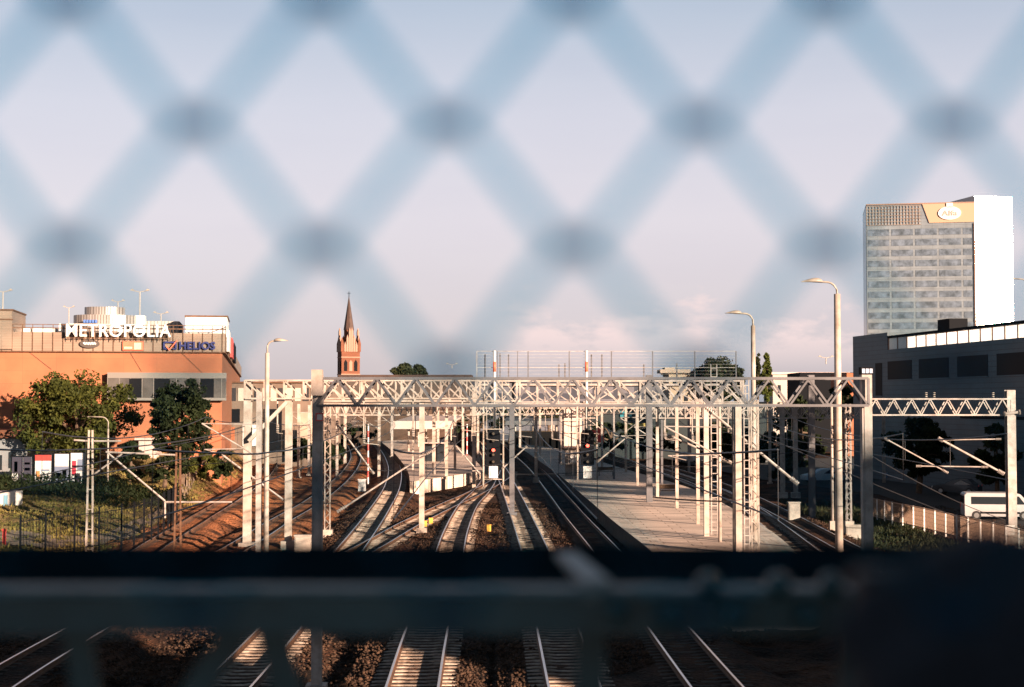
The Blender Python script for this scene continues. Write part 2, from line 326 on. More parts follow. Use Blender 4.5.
vx = vv[..., 0] * c_ - vv[..., 1] * s_n; vy = vv[..., 0] * s_n + vv[..., 1] * c_; vv = np.stack([vx + sx[:, None], vy + sy[:, None], vv[..., 2] + szz[:, None] + .03], -1).reshape(-1, 3)
fv = (octf[None] + (np.arange(ns) * 6)[:, None, None]).reshape(-1)
ms_ = bpy.data.meshes.new('gravel'); ms_.vertices.add(len(vv)); ms_.vertices.foreach_set('co', vv.ravel()); ms_.loops.add(len(fv)); ms_.loops.foreach_set('vertex_index', fv); ms_.polygons.add(ns * 8); ms_.polygons.foreach_set('loop_start', np.arange(0, ns * 24, 3)); ms_.polygons.foreach_set('loop_total', np.full(ns * 8, 3)); ms_.update()
ms_.materials.append(mat('ballast_stone', (.075, .045, .03), .95, 0, 0, 3.0, col2=(.016, .011, .009), spec=.1)); og = bpy.data.objects.new('gravel', ms_); C.objects.link(og); tag(og, 'rough brown ballast stones between the tracks', None, kind='stuff')
# ---------------------------------------------------------------- tracks
def make_track(key):
    pts = TR[key]; fr = frames(pts); zo = -0.004 * (list(TR).index(key))
    t = thing('railway_track', TLABEL[key][0], 'railway track', (pts[len(pts) // 2].x, pts[len(pts) // 2].y, -0.2), 'railway tracks')
    prof = [(-0.075, -0.172), (-0.075, -0.155), (-0.016, -0.13), (-0.016, -0.045), (-0.037, -0.035), (-0.037, 0.0), (0.037, 0.0), (0.037, -0.035), (0.016, -0.045), (0.016, -0.13), (0.075, -0.155), (0.075, -0.172)]
    for sd_ in (-1, 1):
        mb = MB(); n = len(prof); vs = []; fs = []; mi = []
        for p, d, s in fr:
            for a, z in prof: vs.append(p + s * (sd_ * 0.7535 + a) + Vector((0, 0, z + zo)))
        for i in range(len(fr) - 1):
            for k in range(n):
                k2 = (k + 1) % n; fs.append((i * n + k, i * n + k2, (i + 1) * n + k2, (i + 1) * n + k)); mi.append(1 if k == 5 else 0)
        mb.v = [tuple(v) for v in vs]; mb.f = fs; mb.m = mi
        mb.build('rail', [M['rail'], M['railtop']], t)
    sl = MB(); acc = 0.0
    for i in range(len(fr) - 1):
        a = fr[i][0]; seg = (fr[i + 1][0] - a).length
        while acc < seg:
            p = a.lerp(fr[i + 1][0], acc / seg); d = fr[i][1]; s = fr[i][2]; j = random.uniform(-.02, .02)
            q = [(-1.3, -0.20), (-0.95, -0.172), (-0.5, -0.172), (-0.3, -0.20), (0.3, -0.20), (0.5, -0.172), (0.95, -0.172), (1.3, -0.20)]
            vs = []
            for x, z in q:
                for w, zz in ((-0.15, -0.3), (-0.11, z), (0.11, z), (0.15, -0.3)):
                    vs.append(p + s * x + d * (w + j) + Vector((0, 0, zz + zo)))
            fs = []
            for k in range(len(q) - 1):
                for e in range(3): fs.append((k * 4 + e, k * 4 + e + 1, (k + 1) * 4 + e + 1, (k + 1) * 4 + e))
            fs += [(0, 1, 2, 3), tuple((len(q) - 1) * 4 + e for e in (3, 2, 1, 0))]
            sl.add(vs, fs); acc += 0.6
        acc -= seg
    o = sl.build('sleepers', M['shade_sleeper' if key in ('T3', 'TL1', 'TL2', 'T5') else 'sleeper'], t); o['kind'] = 'stuff'
for k in TR: make_track(k)
# ---------------------------------------------------------------- platforms
def strip_between(Lp, Rp, z, zb, name, m, n=60, inset=None):
    """slab whose two long edges follow resampled polylines"""
    def rs(pts, n):
        pts = resample(pts, 1.0); ln = [0]
        for i in range(1, len(pts)): ln.append(ln[-1] + (pts[i] - pts[i - 1]).length)
        return [pts[min(len(pts) - 1, int(np.searchsorted(ln, ln[-1] * k / n)))] for k in range(n + 1)]
    A = rs(Lp, n); B = rs(Rp, n); mb = MB()
    vs = []; fs = []
    for a, b_ in zip(A, B): vs += [(a.x, a.y, zb), (a.x, a.y, z), (b_.x, b_.y, z), (b_.x, b_.y, zb)]
    mi = []
    for i in range(n):
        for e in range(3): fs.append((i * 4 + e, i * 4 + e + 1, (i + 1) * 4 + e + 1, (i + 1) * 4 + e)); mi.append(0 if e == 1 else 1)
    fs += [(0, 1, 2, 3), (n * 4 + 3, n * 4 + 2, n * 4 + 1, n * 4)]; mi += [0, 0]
    mb.add(vs, fs); mb.m = mi; return mb.build(name, [m, side_shade]), A, B
PZ = 0.76
side_shade = mat('shade_dark_platform_wall', (0.045, 0.038, 0.033), 0.95, 0, 0.4, 1.0)  # shade on the platform sides is put into this dark colour
plat_m = panel_mat('platform_paving', (0.62, 0.50, 0.42), (0.22, 0.16, 0.12), 2.0, 1.0, 0.85, mortar=0.03, vary=0.3, plane='XY', offset=0.3)
edge_m = mat('platform_edge_concrete', (0.50, 0.43, 0.37), 0.85, 0, 0.25, 0.8)
Lp = [G(x, y, PZ) for x, y in [(700, 596), (650, 550), (612, 520), (585, 497), (555, 472), (528, 453), (512, 442)]]
Rp = [G(x, y, PZ) for x, y in [(838, 596), (800, 557), (775, 534), (730, 507), (690, 488), (625, 469), (560, 449)]]
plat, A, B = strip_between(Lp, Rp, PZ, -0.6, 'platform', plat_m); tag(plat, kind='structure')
for k, (side, off) in enumerate([(A, 0), (B, 0)]):
    o = B if side is A else A
    for wd, (d0, d1), m_ in [(0, (0.01, 0.32), edge_m), (1, (1.05, 1.25), edge_m)]:
        mb = MB(); vs = []; fs = []
        for a, b_ in zip(side, o):
            dr = (b_ - a); dr.z = 0; dr.normalize(); vs += [a + dr * d0 + Vector((0, 0, 0.004)), a + dr * d1 + Vector((0, 0, 0.004))]
        for i in range(len(side) - 1): fs.append((2 * i, 2 * i + 1, 2 * i + 3, 2 * i + 2))
        mb.add(vs, fs); s_ = mb.build('platform_edge_line', m_, plat)
Lq = [G(x, y, PZ) for x, y in [(410, 482), (408, 472), (401, 461), (391, 450), (380, 441)]]
Rq = [G(x, y, PZ) for x, y in [(484, 471), (478, 463), (468, 454), (456, 445), (446, 438)]]
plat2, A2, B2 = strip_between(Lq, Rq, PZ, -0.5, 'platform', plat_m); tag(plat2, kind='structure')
# street on the right
stx = [(20, 40), (22, 60), (27, 88), (29, 112), (31, 140), (24, 170), (20, 230)]
asph = mat('asphalt', (0.0250, 0.0240, 0.0250), 0.9, 0, 0.3, 0.5)
mb = MB(); vs = []
for x, y_ in stx: vs += [(x + 3.2, y_, -0.40), (x + 90, y_, -0.40)]
mb.add(vs, [(2 * i, 2 * i + 1, 2 * i + 3, 2 * i + 2) for i in range(len(stx) - 1)]); tag(mb.build('road', asph), kind='structure')
# footpath on the left bank
def gp(x, y_, dz=0.03):
    p = G(x, y_, 0.2); return Vector((p.x, p.y, ground_z(p.x, p.y) + dz))
mb = MB(); vs = []
pa = [(-20, 524, 536), (30, 523, 534), (70, 524, 535), (110, 519, 529), (150, 505, 514), (175, 492, 500), (195, 478, 484), (212, 466, 470)]
PT = resample([G(x, y0, 0.4) for x, y0, y1 in pa], 0.6); PB = resample([G(x, y1, 0.4) for x, y0, y1 in pa], 0.6)
n_ = 90
for k in range(n_ + 1):
    a = PT[int(k * (len(PT) - 1) / n_)]; b_ = PB[int(k * (len(PB) - 1) / n_)]
    for q in range(5):
        c = a.lerp(b_, q / 4); vs.append((c.x, c.y, ground_z(c.x, c.y) + 0.10))
mb.add(vs, [(k * 5 + q, k * 5 + q + 1, k * 5 + q + 6, k * 5 + q + 5) for k in range(n_) for q in range(4)]); tag(mb.build('path', mat('path_dust', (0.20, 0.15, 0.11), 0.95, 0, 0.3, 1.0)), kind='structure')
# ---------------------------------------------------------------- masts, gantries
def hmast(mb, x, y_, z0, z1, w, d=None, rz=0.0):
    d = d or w * 1.1; t = max(0.014, w * 0.09)
    mb.cbox((x, y_ - d / 2 + t / 2, (z0 + z1) / 2), (w, t, z1 - z0)); mb.cbox((x, y_ + d / 2 - t / 2, (z0 + z1) / 2), (w, t, z1 - z0))
    mb.cbox((x, y_, (z0 + z1) / 2), (t, d - 2 * t, z1 - z0))
def lattice_mast(mb, x, y_, z0, z1, w, taper=1.0):
    n = int((z1 - z0) / (w * 1.1)); t = w * 0.16
    for sx in (-1, 1):
        for sy in (-1, 1):
            mb.bar((x + sx * w / 2, y_ + sy * w / 2, z0), (x + sx * w / 2 * taper, y_ + sy * w / 2 * taper, z1), t)
    for i in range(n):
        a = z0 + (z1 - z0) * i / n; b_ = z0 + (z1 - z0) * (i + 1) / n; s = 1 if i % 2 else -1
        f0 = 1 + (taper - 1) * i / n; f1 = 1 + (taper - 1) * (i + 1) / n
        for sy in (-1, 1):
            mb.bar((x - s * w / 2 * f0, y_ + sy * w / 2 * f0, a), (x + s * w / 2 * f1, y_ + sy * w / 2 * f1, b_), t * 0.6)
        for sx in (-1, 1):
            mb.bar((x + sx * w / 2 * f0, y_ - s * w / 2 * f0, a), (x + sx * w / 2 * f1, y_ + s * w / 2 * f1, b_), t * 0.6)
def insulator(mb, p, q, r=0.06, n=5):
    p = Vector(p); q = Vector(q)
    for i in range(n):
        a = p.lerp(q, (i + 0.15) / n); b_ = p.lerp(q, (i + 0.6) / n); mb.tube([a, b_], r, 6)
def mast(px, base_y, top_y, wpx, label, kind='h', platform=False, m='cream', block=None, cat='mast', group='catenary masts beside the tracks', arm=None, zbase=None):
    zb = (PZ if platform else -0.3) if zbase is None else zbase
    b0 = G(px, base_y, PZ if platform else 0.0); Y = b0.y; X = b0.x; zt = P(px, top_y, Y).z; w = wpx / F * Y
    t = thing('catenary_mast', label, cat, (X, Y, zb), group)
    mb = MB()
    w *= 0.82
    z0 = zb - 0.2
    if block: z0 = P(px, block, Y).z
    if kind == 'h': hmast(mb, X, Y, z0, zt, w)
    elif kind == 'tube': mb.tube([(X, Y, z0), (X, Y, zt)], w / 2, 12, r2=w / 2 * 0.85)
    else: lattice_mast(mb, X, Y, z0, zt, w)
    mb.build('post', M[m], t, smooth=(kind == 'tube'))
    f = MB()
    fw = w * 1.9
    f.cbox((X, Y, (z0 + zb - 0.4) / 2 + 0.02), (fw, fw, max(0.25, z0 - zb + 0.5)))
    f.build('foundation', M['conc'], t)
    if arm:
        for (dx, h0, h1, reach) in arm:        # direction, height at mast, height at tip, reach
            a = MB(); tip = Vector((X + dx * reach, Y - 0.1, h1)); foot = Vector((X + dx * w * 0.6, Y - 0.1, h0))
            a.tube([foot, tip], 0.045, 6); a.tube([Vector((X + dx * w * .6, Y - .1, h1 - .05)), tip], 0.03, 6)
            reg = Vector((X + dx * reach * 0.95, Y - .1, h0 + 0.35)); a.tube([foot.lerp(tip, .22), reg], 0.028, 6); a.tube([reg, reg + Vector((-dx * .9, 0, -.22))], 0.018, 6)
            insulator(a, foot, foot.lerp(tip, 0.14)); a.build('bracket_arm', M['steel'], t)
    return t, X, Y, zt
def truss(name_parts, t, x0, x1, Y, zt, zb, period, style, depth, m, chord=0.09, web=0.05):
    c = MB(); w = MB()
    ys = (Y - depth / 2, Y + depth / 2)
    for yy in ys:
        c.bar((x0, yy, zt), (x1, yy, zt), chord, chord); c.bar((x0, yy, zb), (x1, yy, zb), chord, chord)
    n = max(1, round((x1 - x0) / period)); p = (x1 - x0) / n
    for k, yy in enumerate(ys):
        for i in range(n):
            a = x0 + i * p; b_ = a + p; o = chord * 0.3
            if style == 'warren':
                w.bar((a, yy, zb), (a + p / 2, yy, zt), web, web); w.bar((a + p / 2, yy, zt), (b_, yy, zb), web, web)
            elif style == 'pratt':
                w.bar((a, yy, zb), (a, yy, zt), web * 1.6, web); w.bar((a, yy, zt), (b_, yy, zb), web, web)
            elif style == 'x':
                w.bar((a, yy, zb), (b_, yy, zt), web, web); w.bar((a, yy + web * 1.1, zt), (b_, yy + web * 1.1, zb), web, web); w.bar((a, yy - web, zb), (a, yy - web, zt), web, web)
            w.bar((a, ys[0], zt - chord * .2), (b_ if k else a, ys[1], zt - chord * .2), web * .6)
            w.bar((a, ys[0], zb + chord * .2), (b_ if k else a, ys[1], zb + chord * .2), web * .6)
        w.bar((x1, yy, zb), (x1, yy, zt), web * 1.4, web)
    c.build('chord_frame', m, t); w.build('bracing', m, t)
def px2x(x, Y): return (x - CX) / F * Y / math.cos(PITCH) * 1.0 if False else P(x, 402, Y).x
def gantry(label, Y, xl, xr, yt, yb, period, style, posts, m='steel', depth=0.7, chord=0.10, web=0.055, kind='h', droppers=0, group='steel gantries spanning the tracks'):
    """posts: list of (pixel x, width px, kind, z base, top pixel)"""
    x0 = P(xl, 402, Y).x; x1 = P(xr, 402, Y).x; zt = P(CX, yt, Y).z; zb = P(CX, yb, Y).z
    t = thing('track_gantry', label, 'gantry', ((x0 + x1) / 2, Y, 0), group)
    truss(None, t, x0, x1, Y, zt, zb, period * Y / F, style, depth, M[m], chord, web)
    for (px, wpx, kd, z0, ty) in posts:
        X = P(px, 402, Y).x; w = wpx / F * Y; p = MB(); top = P(CX, ty, Y).z
        if kd == 'h': hmast(p, X, Y, z0, top, w, w * 1.0)
        elif kd == 'box': p.cbox((X, Y, (z0 + top) / 2), (w, w, top - z0)); p.cbox((X, Y - w / 2 - .012, (z0 + top) / 2), (w * .6, .02, top - z0 - .3))
        else: lattice_mast(p, X, Y, z0, top, w)
        if z0 < 0.5: p.cbox((X, Y, z0 + 0.15), (w * 2.0, w * 2.0, 0.5))
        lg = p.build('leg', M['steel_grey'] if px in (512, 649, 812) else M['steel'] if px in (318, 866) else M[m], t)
    if droppers:
        for i in range(droppers):
            X = x0 + (x1 - x0) * (i + 0.5 + random.uniform(-.2, .2)) / droppers
            mb = MB(); L_ = random.uniform(1.2, 2.4)
            mb.bar((X, Y, zb), (X, Y, zb - L_), 0.07); insulator(mb, (X, Y, zb - L_), (X, Y, zb - L_ - .5), 0.09); mb.bar((X, Y, zb - L_ - .5), (X + .9, Y, zb - L_ - .6), 0.035)
            mb.build('drop_tube', M[m], t)
    return t
# near gantry
gn = gantry('wide grey gantry nearest the viewer with big zigzag bracing between two heavy columns', 44, 318, 866, 378.5, 405.5, 40, 'warren',
       [(318, 10, 'box', -0.4, 375), (866, 10, 'box', -0.4, 374)], 'steel_grey', 0.6, 0.075, 0.055)
mb = MB(); q = P(318, 405, 43.8); mb.cbox((q.x, 43.6, P(318, 376, 44).z - 0.2), (0.31, 0.3, 0.75)); mb.build('end_plate', M['cream'], gn)
mb = MB(); q = P(320, 417, 43.6); mb.cbox((q.x, 43.55, q.z), (0.17, 0.06, 0.17)); sgn = mb.build('number_plate', M['white'], gn)
mb = MB()
for k, (dx, dz, w_, h_) in enumerate([(0, .1, .22, .03), (0, -.1, .22, .03), (-.1, 0, .03, .17), (.1, 0, .03, .17)]): mb.cbox((q.x + dx, 43.51, q.z + dz), (w_, .03, h_))
mb.build('plate_border', M['red'], sgn)
# display box on top of the right near column
mb = MB(); q = P(866, 371, 44); mb.cbox((q.x, 44, q.z), (0.36, 0.3, 0.22)); bxs = mb.build('equipment_box', M['dark'], None, origin=(q.x, 44, q.z - .11)); tag(bxs, 'small black equipment box on top of the near gantry column at its right end', 'equipment box')
mb = MB()
for k in range(3): mb.cbox((q.x - .11 + k * .11, 43.84, q.z), (0.085, 0.02, 0.13))
mb.build('display_window', mat('pale_screen', (0.35, 0.4, 0.5), 0.2), bxs)
# main mid gantry with three columns
gantry('long pale gantry carried on bare grey columns, X braced, across all the middle tracks', 112, 476, 742, 381, 404, 21, 'pratt',
       [(512, 5, 'h', -0.4, 378), (649, 6, 'h', PZ, 375)], 'steel', 1.0, 0.12, 0.085, droppers=9)
gantry('left pale gantry with leaning struts from the lattice mast beside the bank to the centre', 88, 246, 480, 380.5, 398.5, 20, 'pratt',
       [(248, 7.5, 'h', -0.4, 380), (289, 6.5, 'h', -0.3, 395)], 'cream', 0.8, 0.09, 0.07, droppers=5)
gantry('pale double lattice gantry directly behind the left gantry, over the curved tracks', 97, 325, 520, 378, 401, 17, 'x',
       [(328, 5, 'lat', -0.4, 404), (422, 5, 'h', -0.3, 401)], 'cream', 0.8, 0.09, 0.055)
gantry('fine latticed gantry farther down the line, its lower edge just over the pale platform roof', 155, 318, 600, 404, 415, 9, 'warren',
       [(434, 3.2, 'h', -0.3, 404), (536, 3, 'h', 0, 404)], 'cream', 0.9, 0.11, 0.065, droppers=10)
gantry('fine latticed gantry with tight X bracing behind the street lamps on the right', 135, 640, 862, 404.5, 418, 9, 'x',
       [(782, 4.5, 'h', -0.3, 404), (795, 4.2, 'h', -0.3, 404)], 'steel', 0.9, 0.10, 0.065, droppers=4)
gantry('narrow zigzag gantry arm reaching right to the lone lit mast by the van', 92, 866, 1010, 399, 415, 19, 'warren',
       [(1010, 8.5, 'h', -0.4, 390)], 'steel', 0.5, 0.09, 0.065)
gantry('smallest distant gantry beyond the signals, seen below the mid gantry', 210, 470, 700, 408, 414, 8, 'warren',
       [(478, 2.2, 'h', 0, 408), (540, 2.2, 'h', 0, 408), (690, 2.2, 'h', 0, 408)], 'cream', 1.0, 0.16, 0.1, droppers=5)
# knee brace of the left gantry
mb = MB(); mb.bar(P(249, 441, 87.4), P(287, 402, 87.4), .36, .2); tag(mb.build('knee_brace', M['cream'], bpy.data.objects['track_gantry.002']))
# ---- masts
ARM = lambda dx, reach, h0=5.2, h1=7.0: (dx, h0, h1, reach)
mast(258.5, 549, 392, 6.5, 'pale square mast standing between the outermost gantry column and the left street lamp', 'h', m='steel', arm=[ARM(-1, 3.2)])
mast(298.5, 473, 404, 3.2, 'thin far mast seen between the two left gantry columns, on the orange ballast', 'h', arm=[ARM(1, 2.4)])
mast(379, 474, 404, 3.2, 'slim cream mast right beside the curved track, left of the island platform', 'h', arm=[ARM(-1, 3)])
mast(446.5, 476, 403, 3.4, 'cream mast at the tip of the island platform, left of its twin', 'h', True)
mast(455, 470, 404, 3.0, 'cream mast on the island platform, right of its twin', 'h', True)
mast(637.5, 486, 406, 3.2, 'farthest of the thin masts on the long platform, left of the grey column', 'h', True)
mast(657.5, 497, 406, 3.6, 'thin cream mast just right of the grey column on the long platform', 'h', True, arm=[ARM(-1, 3)])
mast(677, 508, 404, 3.8, 'cream mast midway between the grey column and the thick pale masts', 'h', True)
mast(698, 524, 402, 4.2, 'cream mast on the long platform next to the ladder', 'h', True)
mast(706.5, 536, 402, 6.0, 'rust streaked mast immediately right of the platform ladder mast', 'h', True)
mast(720, 542, 404, 4.6, 'round cream post with small lamp bracket left of the thickest mast', 'tube', True)
mast(737.5, 553, 404, 10.0, 'thickest pale mast with a toothed edge on the near end of the long platform', 'h', True, m='cream', arm=[ARM(-1, 3.6)])
mast(755, 556, 400, 8.5, 'latticed mast right of the thickest pale mast', 'lat', True, m='cream')
mast(832.5, 527, 404, 3.8, 'slim round mast hugging the left side of the tall street lamp', 'tube', block=522)
mast(849, 531, 404, 5.5, 'zigzag latticed mast right of the tall street lamp', 'lat', m='steel', block=522)
mast(884, 479, 412, 3.6, 'short cream mast alone in the dark car park', 'h')
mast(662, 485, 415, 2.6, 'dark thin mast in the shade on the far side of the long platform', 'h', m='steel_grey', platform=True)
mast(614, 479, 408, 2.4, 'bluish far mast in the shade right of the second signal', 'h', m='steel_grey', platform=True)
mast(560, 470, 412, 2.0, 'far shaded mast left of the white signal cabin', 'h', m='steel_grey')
mast(540, 447, 409, 2.6, 'right one of a close pair of distant posts behind the shaded tracks', 'h')
mast(534.5, 447, 409, 2.6, 'left one of a close pair of distant posts behind the shaded tracks', 'h')
mast(463, 461, 408, 2.6, 'distant mast left of the first signal frame', 'h')
mast(413, 470, 410, 2.2, 'thin distant mast under the pale platform roof, on the left', 'h', True)
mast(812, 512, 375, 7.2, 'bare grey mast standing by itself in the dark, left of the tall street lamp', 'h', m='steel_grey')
# A-frame mast over the bank and dark double mast
def twin_mast(px, by, ty, wpx, label, m, arms):
    b0 = G(px, by, 0.3); X, Y = b0.x, b0.y; zt = P(px, ty, Y).z; w = wpx / F * Y; zb = ground_z(X, Y)
    t = thing('catenary_mast', label, 'mast', (X, Y, zb), 'catenary masts beside the tracks')
    mb = MB()
    for s in (-1, 1): mb.bar((X + s * w / 2, Y, zb - .2), (X + s * w / 4, Y, zt), w * .22, w * .3)
    k = 7
    for i in range(1, k): z_ = zb + (zt - zb) * i / k; mb.bar((X - w * .42, Y - .02, z_), (X + w * .42, Y - .02, z_), w * .12)
    mb.build('post', M[m], t)
    for (x0, y0, x1, y1) in arms:
        a = MB(); a.tube([P(x0, y0, Y), P(x1, y1, Y)], 0.05, 6); insulator(a, P(x0, y0, Y), P(x0, y0, Y).lerp(P(x1, y1, Y), .12)); a.build('bracket_arm', M['steel'], t)
twin_mast(89.5, 549, 430, 7, 'pale A shaped mast in front of the poster boards', 'cream', [(91, 441, 121, 441), (88, 441, 74, 440), (93, 475, 122, 454)])
twin_mast(177.5, 552, 446, 7, 'dark rusty double mast standing before the round dark tree', 'rail', [(165, 501, 108, 453), (177, 455, 106, 452), (165, 502, 232, 502), (165, 502, 165, 518)])
mast(216, 466, 421, 2.6, 'thin cream post at the top of the grassy bank', 'h')
# free struts of brackets hung from gantry masts, each on the mast that holds it
def big_arm(x0, y0, x1, y1, Y, parent_label, rr=0.055):
    par = next(o for o in bpy.data.objects if o.get('label') == parent_label)
    a = MB(); a.tube([P(x0, y0, Y), P(x1, y1, Y)], rr, 7); p = P(x0, y0, Y); q = P(x1, y1, Y)
    insulator(a, p, p.lerp(q, .1), rr * 1.9); insulator(a, q, q.lerp(p, .08), rr * 1.9)
    a.build('bracket_arm', M['steel'], par)
NL = gn['label']
big_arm(217, 451, 288, 503, 88, 'left pale gantry with leaning struts from the lattice mast beside the bank to the centre')
big_arm(337, 512, 434, 449, 90, 'pale double lattice gantry directly behind the left gantry, over the curved tracks')
big_arm(338, 425, 374, 474, 97, 'pale double lattice gantry directly behind the left gantry, over the curved tracks')
big_arm(502, 469, 527, 446, 112, 'long pale gantry carried on bare grey columns, X braced, across all the middle tracks')
big_arm(597, 462, 628, 436, 112, 'long pale gantry carried on bare grey columns, X braced, across all the middle tracks')
big_arm(704, 406, 798, 484, 76, 'latticed mast right of the thickest pale mast', .07)
big_arm(668, 435, 732, 463, 84, 'rust streaked mast immediately right of the platform ladder mast')
big_arm(455, 445, 480, 474, 112, 'long pale gantry carried on bare grey columns, X braced, across all the middle tracks')
lr = 'narrow zigzag gantry arm reaching right to the lone lit mast by the van'
big_arm(1004, 474, 938, 438, 91.6, lr, .07); big_arm(1001, 439, 944, 440, 91.6, lr, .035); big_arm(988, 467, 916, 466, 91.6, lr, .04); big_arm(948, 473, 884, 438, 91.6, lr, .045)
big_arm(1004, 414, 1020, 412, 91.6, lr, .09)
mb = MB(); q = P(1010, 530, 91.3); mb.cbox((q.x, 91.2, q.z), (0.45, 0.15, 0.6)); mb.build('number_plate', M['white'], next(o for o in bpy.data.objects if o.get('label') == lr))
# insulators on top of the right arm
mb = MB()
for x_ in (926, 934, 993): p = P(x_, 399, 92); insulator(mb, p, p + Vector((0, 0, .45)), .09, 4)
mb.build('insulator_row', M['conc'], next(o for o in bpy.data.objects if o.get('label') == lr))
# ---- ladder on the platform mast
t = thing('ladder', 'pale steel ladder against the thickest mast on the platform', 'ladder', (P(745, 553, 76).x, 76, PZ))
xa, xb = P(743.5, 402, 76).x, P(748.5, 402, 76).x; zt = P(745, 378, 76).z
mb = MB()
for x_ in (xa, xb): mb.bar((x_, 75.9, PZ), (x_, 75.9, zt), .05)
mb.build('stile', M['steel'], t); mb = MB()
z_ = PZ + .3
while z_ < zt - .2: mb.bar((xa, 75.9, z_), (xb, 75.9, z_), .045); z_ += .42
mb.build('rungs', M['steel'], t)
t = thing('ladder', 'tall pale ladder left of the round post, rising through the gantry', 'ladder', (P(712, 536, 84).x, 84, PZ))
xa, xb = P(711, 402, 84).x, P(717, 402, 84).x; zt = P(712, 364, 84).z; mb = MB()
for x_ in (xa, xb): mb.bar((x_, 84, PZ), (x_, 84, zt), .05)
mb.build('stile', M['steel'], t); mb = MB(); z_ = PZ + .3
while z_ < zt - .2: mb.bar((xa, 84, z_), (xb, 84, z_), .045); z_ += .45
mb.build('rungs', M['steel'], t)
# ---------------------------------------------------------------- signal bridge with mesh screens and signals
YS = 146
t = thing('signal_bridge', 'walkway bridge with tall wire mesh screens above the tracks, behind the main gantry', 'signal bridge', (P(600, 402, YS).x, YS, 0))
xs0, xs1 = P(477, 402, YS).x, P(735, 402, YS).x; zt = P(CX, 351.5, YS).z; zf = P(CX, 384, YS).z
mb = MB(); mb.cbox(((xs0 + xs1) / 2, YS, zf - .1), (xs1 - xs0, 1.6, .14)); mb.build('walkway_deck', M['steel'], t)
for x_ in (477, 497.5, 517.5, 528, 569, 611, 652, 694, 735):
    X = P(x_, 402, YS).x; mb = MB(); mb.bar((X, YS - .8, zf - .1), (X, YS - .8, zt), .10 if x_ > 520 else .07); mb.build('screen_post', M['steel_grey'] if x_ > 480 else M['steel'], t)
mb = MB(); z_ = zf; k = 0
while z_ < zt + .01:
    mb.bar((xs0, YS - .8, z_), (xs1, YS - .8, z_), (.016 if k % 5 else .05)); z_ += (zt - zf) / 10; k += 1
mb.build('wire_mesh', M['steel'], t)
for x_, tp in ((485, 354), (500, 353), (508.5, 354), (559, 364), (565, 363), (591.5, 354), (602, 354), (644, 364), (677, 363)):
    X = P(x_, 402, YS + .6).x; mb = MB(); mb.bar((X, YS + .7, zf - .1), (X, YS + .7, P(CX, tp, YS).z), .13); mb.build('upright', M['steel_grey'], t)
truss(None, t, P(470, 402, YS).x, P(745, 402, YS).x, YS + .2, P(CX, 386, YS).z, P(CX, 402, YS).z, 2.4, 'x', 1.2, M['steel'], .11, .07)
for x_ in (474, 742):
    mb = MB(); hmast(mb, P(x_, 402, YS).x, YS + .2, -.3 if x_ < 500 else -.4, P(CX, 386, YS).z, .35); mb.build('leg', M['cream'], t)
def signal(px0, px1, base, red_y, zb, label, pole_x):
    xc = (px0 + px1) / 2; Y = YS - 2.0; X = P(xc, 402, Y).x; w = (px1 - px0) / F * Y
    t = thing('railway_signal', label, 'railway signal', (X, Y, zb), 'red railway signals')
    fr_ = MB()
    for s in (-1, 1): fr_.bar((X + s * w * .62, Y, zb), (X + s * w * .62, Y, P(CX, 404, Y).z), .13)
    for k in range(3): z_ = zb + 1.1 + k * 2.4; fr_.bar((X - w * .62, Y + .06, z_), (X + w * .62, Y + .06, z_), .07)
    fr_.build('frame', M['cream'], t)
    b_ = MB(); zt_, zl = P(CX, base - 49, Y).z, P(CX, base - 14, Y).z
    poly = [(-.5, 0), (.5, 0), (.5, .9), (.33, 1), (-.33, 1), (-.5, .9)]
    vs = [(X + a * w * .86, Y - .25 + d, zl + c * (zt_ - zl)) for d in (0, .18) for a, c in poly]
    b_.add(vs, [tuple(range(6)), tuple(range(6, 12))[::-1]] + [(i, (i + 1) % 6, 6 + (i + 1) % 6, 6 + i) for i in range(6)]); b_.build('backboard', M['dark'], t)
    for k in range(5):
        z_ = zt_ - (zt_ - zl) * (k + .5) / 5; isr = k == 2
        if isr: z_ = P(CX, red_y, Y).z
        h = MB(); h.tube([(X, Y - .25, z_), (X, Y - .55, z_)], .17, 12); ho = h.build('lamp_hood', M['dark'], t)
        l = MB(); l.tube([(X, Y - .552, z_), (X, Y - .575, z_)], .16 if isr else .12, 12)
        l.build('lens', mat('red_lamp', (0.8, 0.05, 0.03), .3, emit=((1, .10, .06), 1.1)) if isr else mat('unlit_lens', (.06, .05, .04), .15), ho)
    bx = MB(); z0_ = P(CX, base, Y).z; bx.cbox((X, Y - .3, (zl + z0_) / 2), (w * .55, .4, (zl - z0_) * .85)); bx.cbox((X, Y - .52, (zl + z0_) / 2), (w * .3, .05, (zl - z0_) * .5)); bx.build('junction_box', M['white'], t)
    # banded pole above
    pl = MB(); Xp = P(pole_x, 402, YS - .9).x; pl.tube([(Xp, YS - 1.0, P(CX, 428, YS).z), (Xp, YS - 1.0, P(CX, 351, YS).z)], .13, 10); po = pl.build('pole', M['white'], t, True)
    bn = MB(); bn.tube([(Xp, YS - 1.0, P(CX, 372, YS).z), (Xp, YS - 1.0, P(CX, 362, YS).z)], .15, 10); bn.build('red_band', M['orangered'], po, True)
signal(485.5, 501.5, 479, 450, -0.3, 'black railway signal showing red, left one, under the banded pole by the island platform tip', 494.5)
signal(579.5, 595, 479, 445.5, PZ, 'black railway signal showing red, right one, at the edge of the long platform', 586.5)
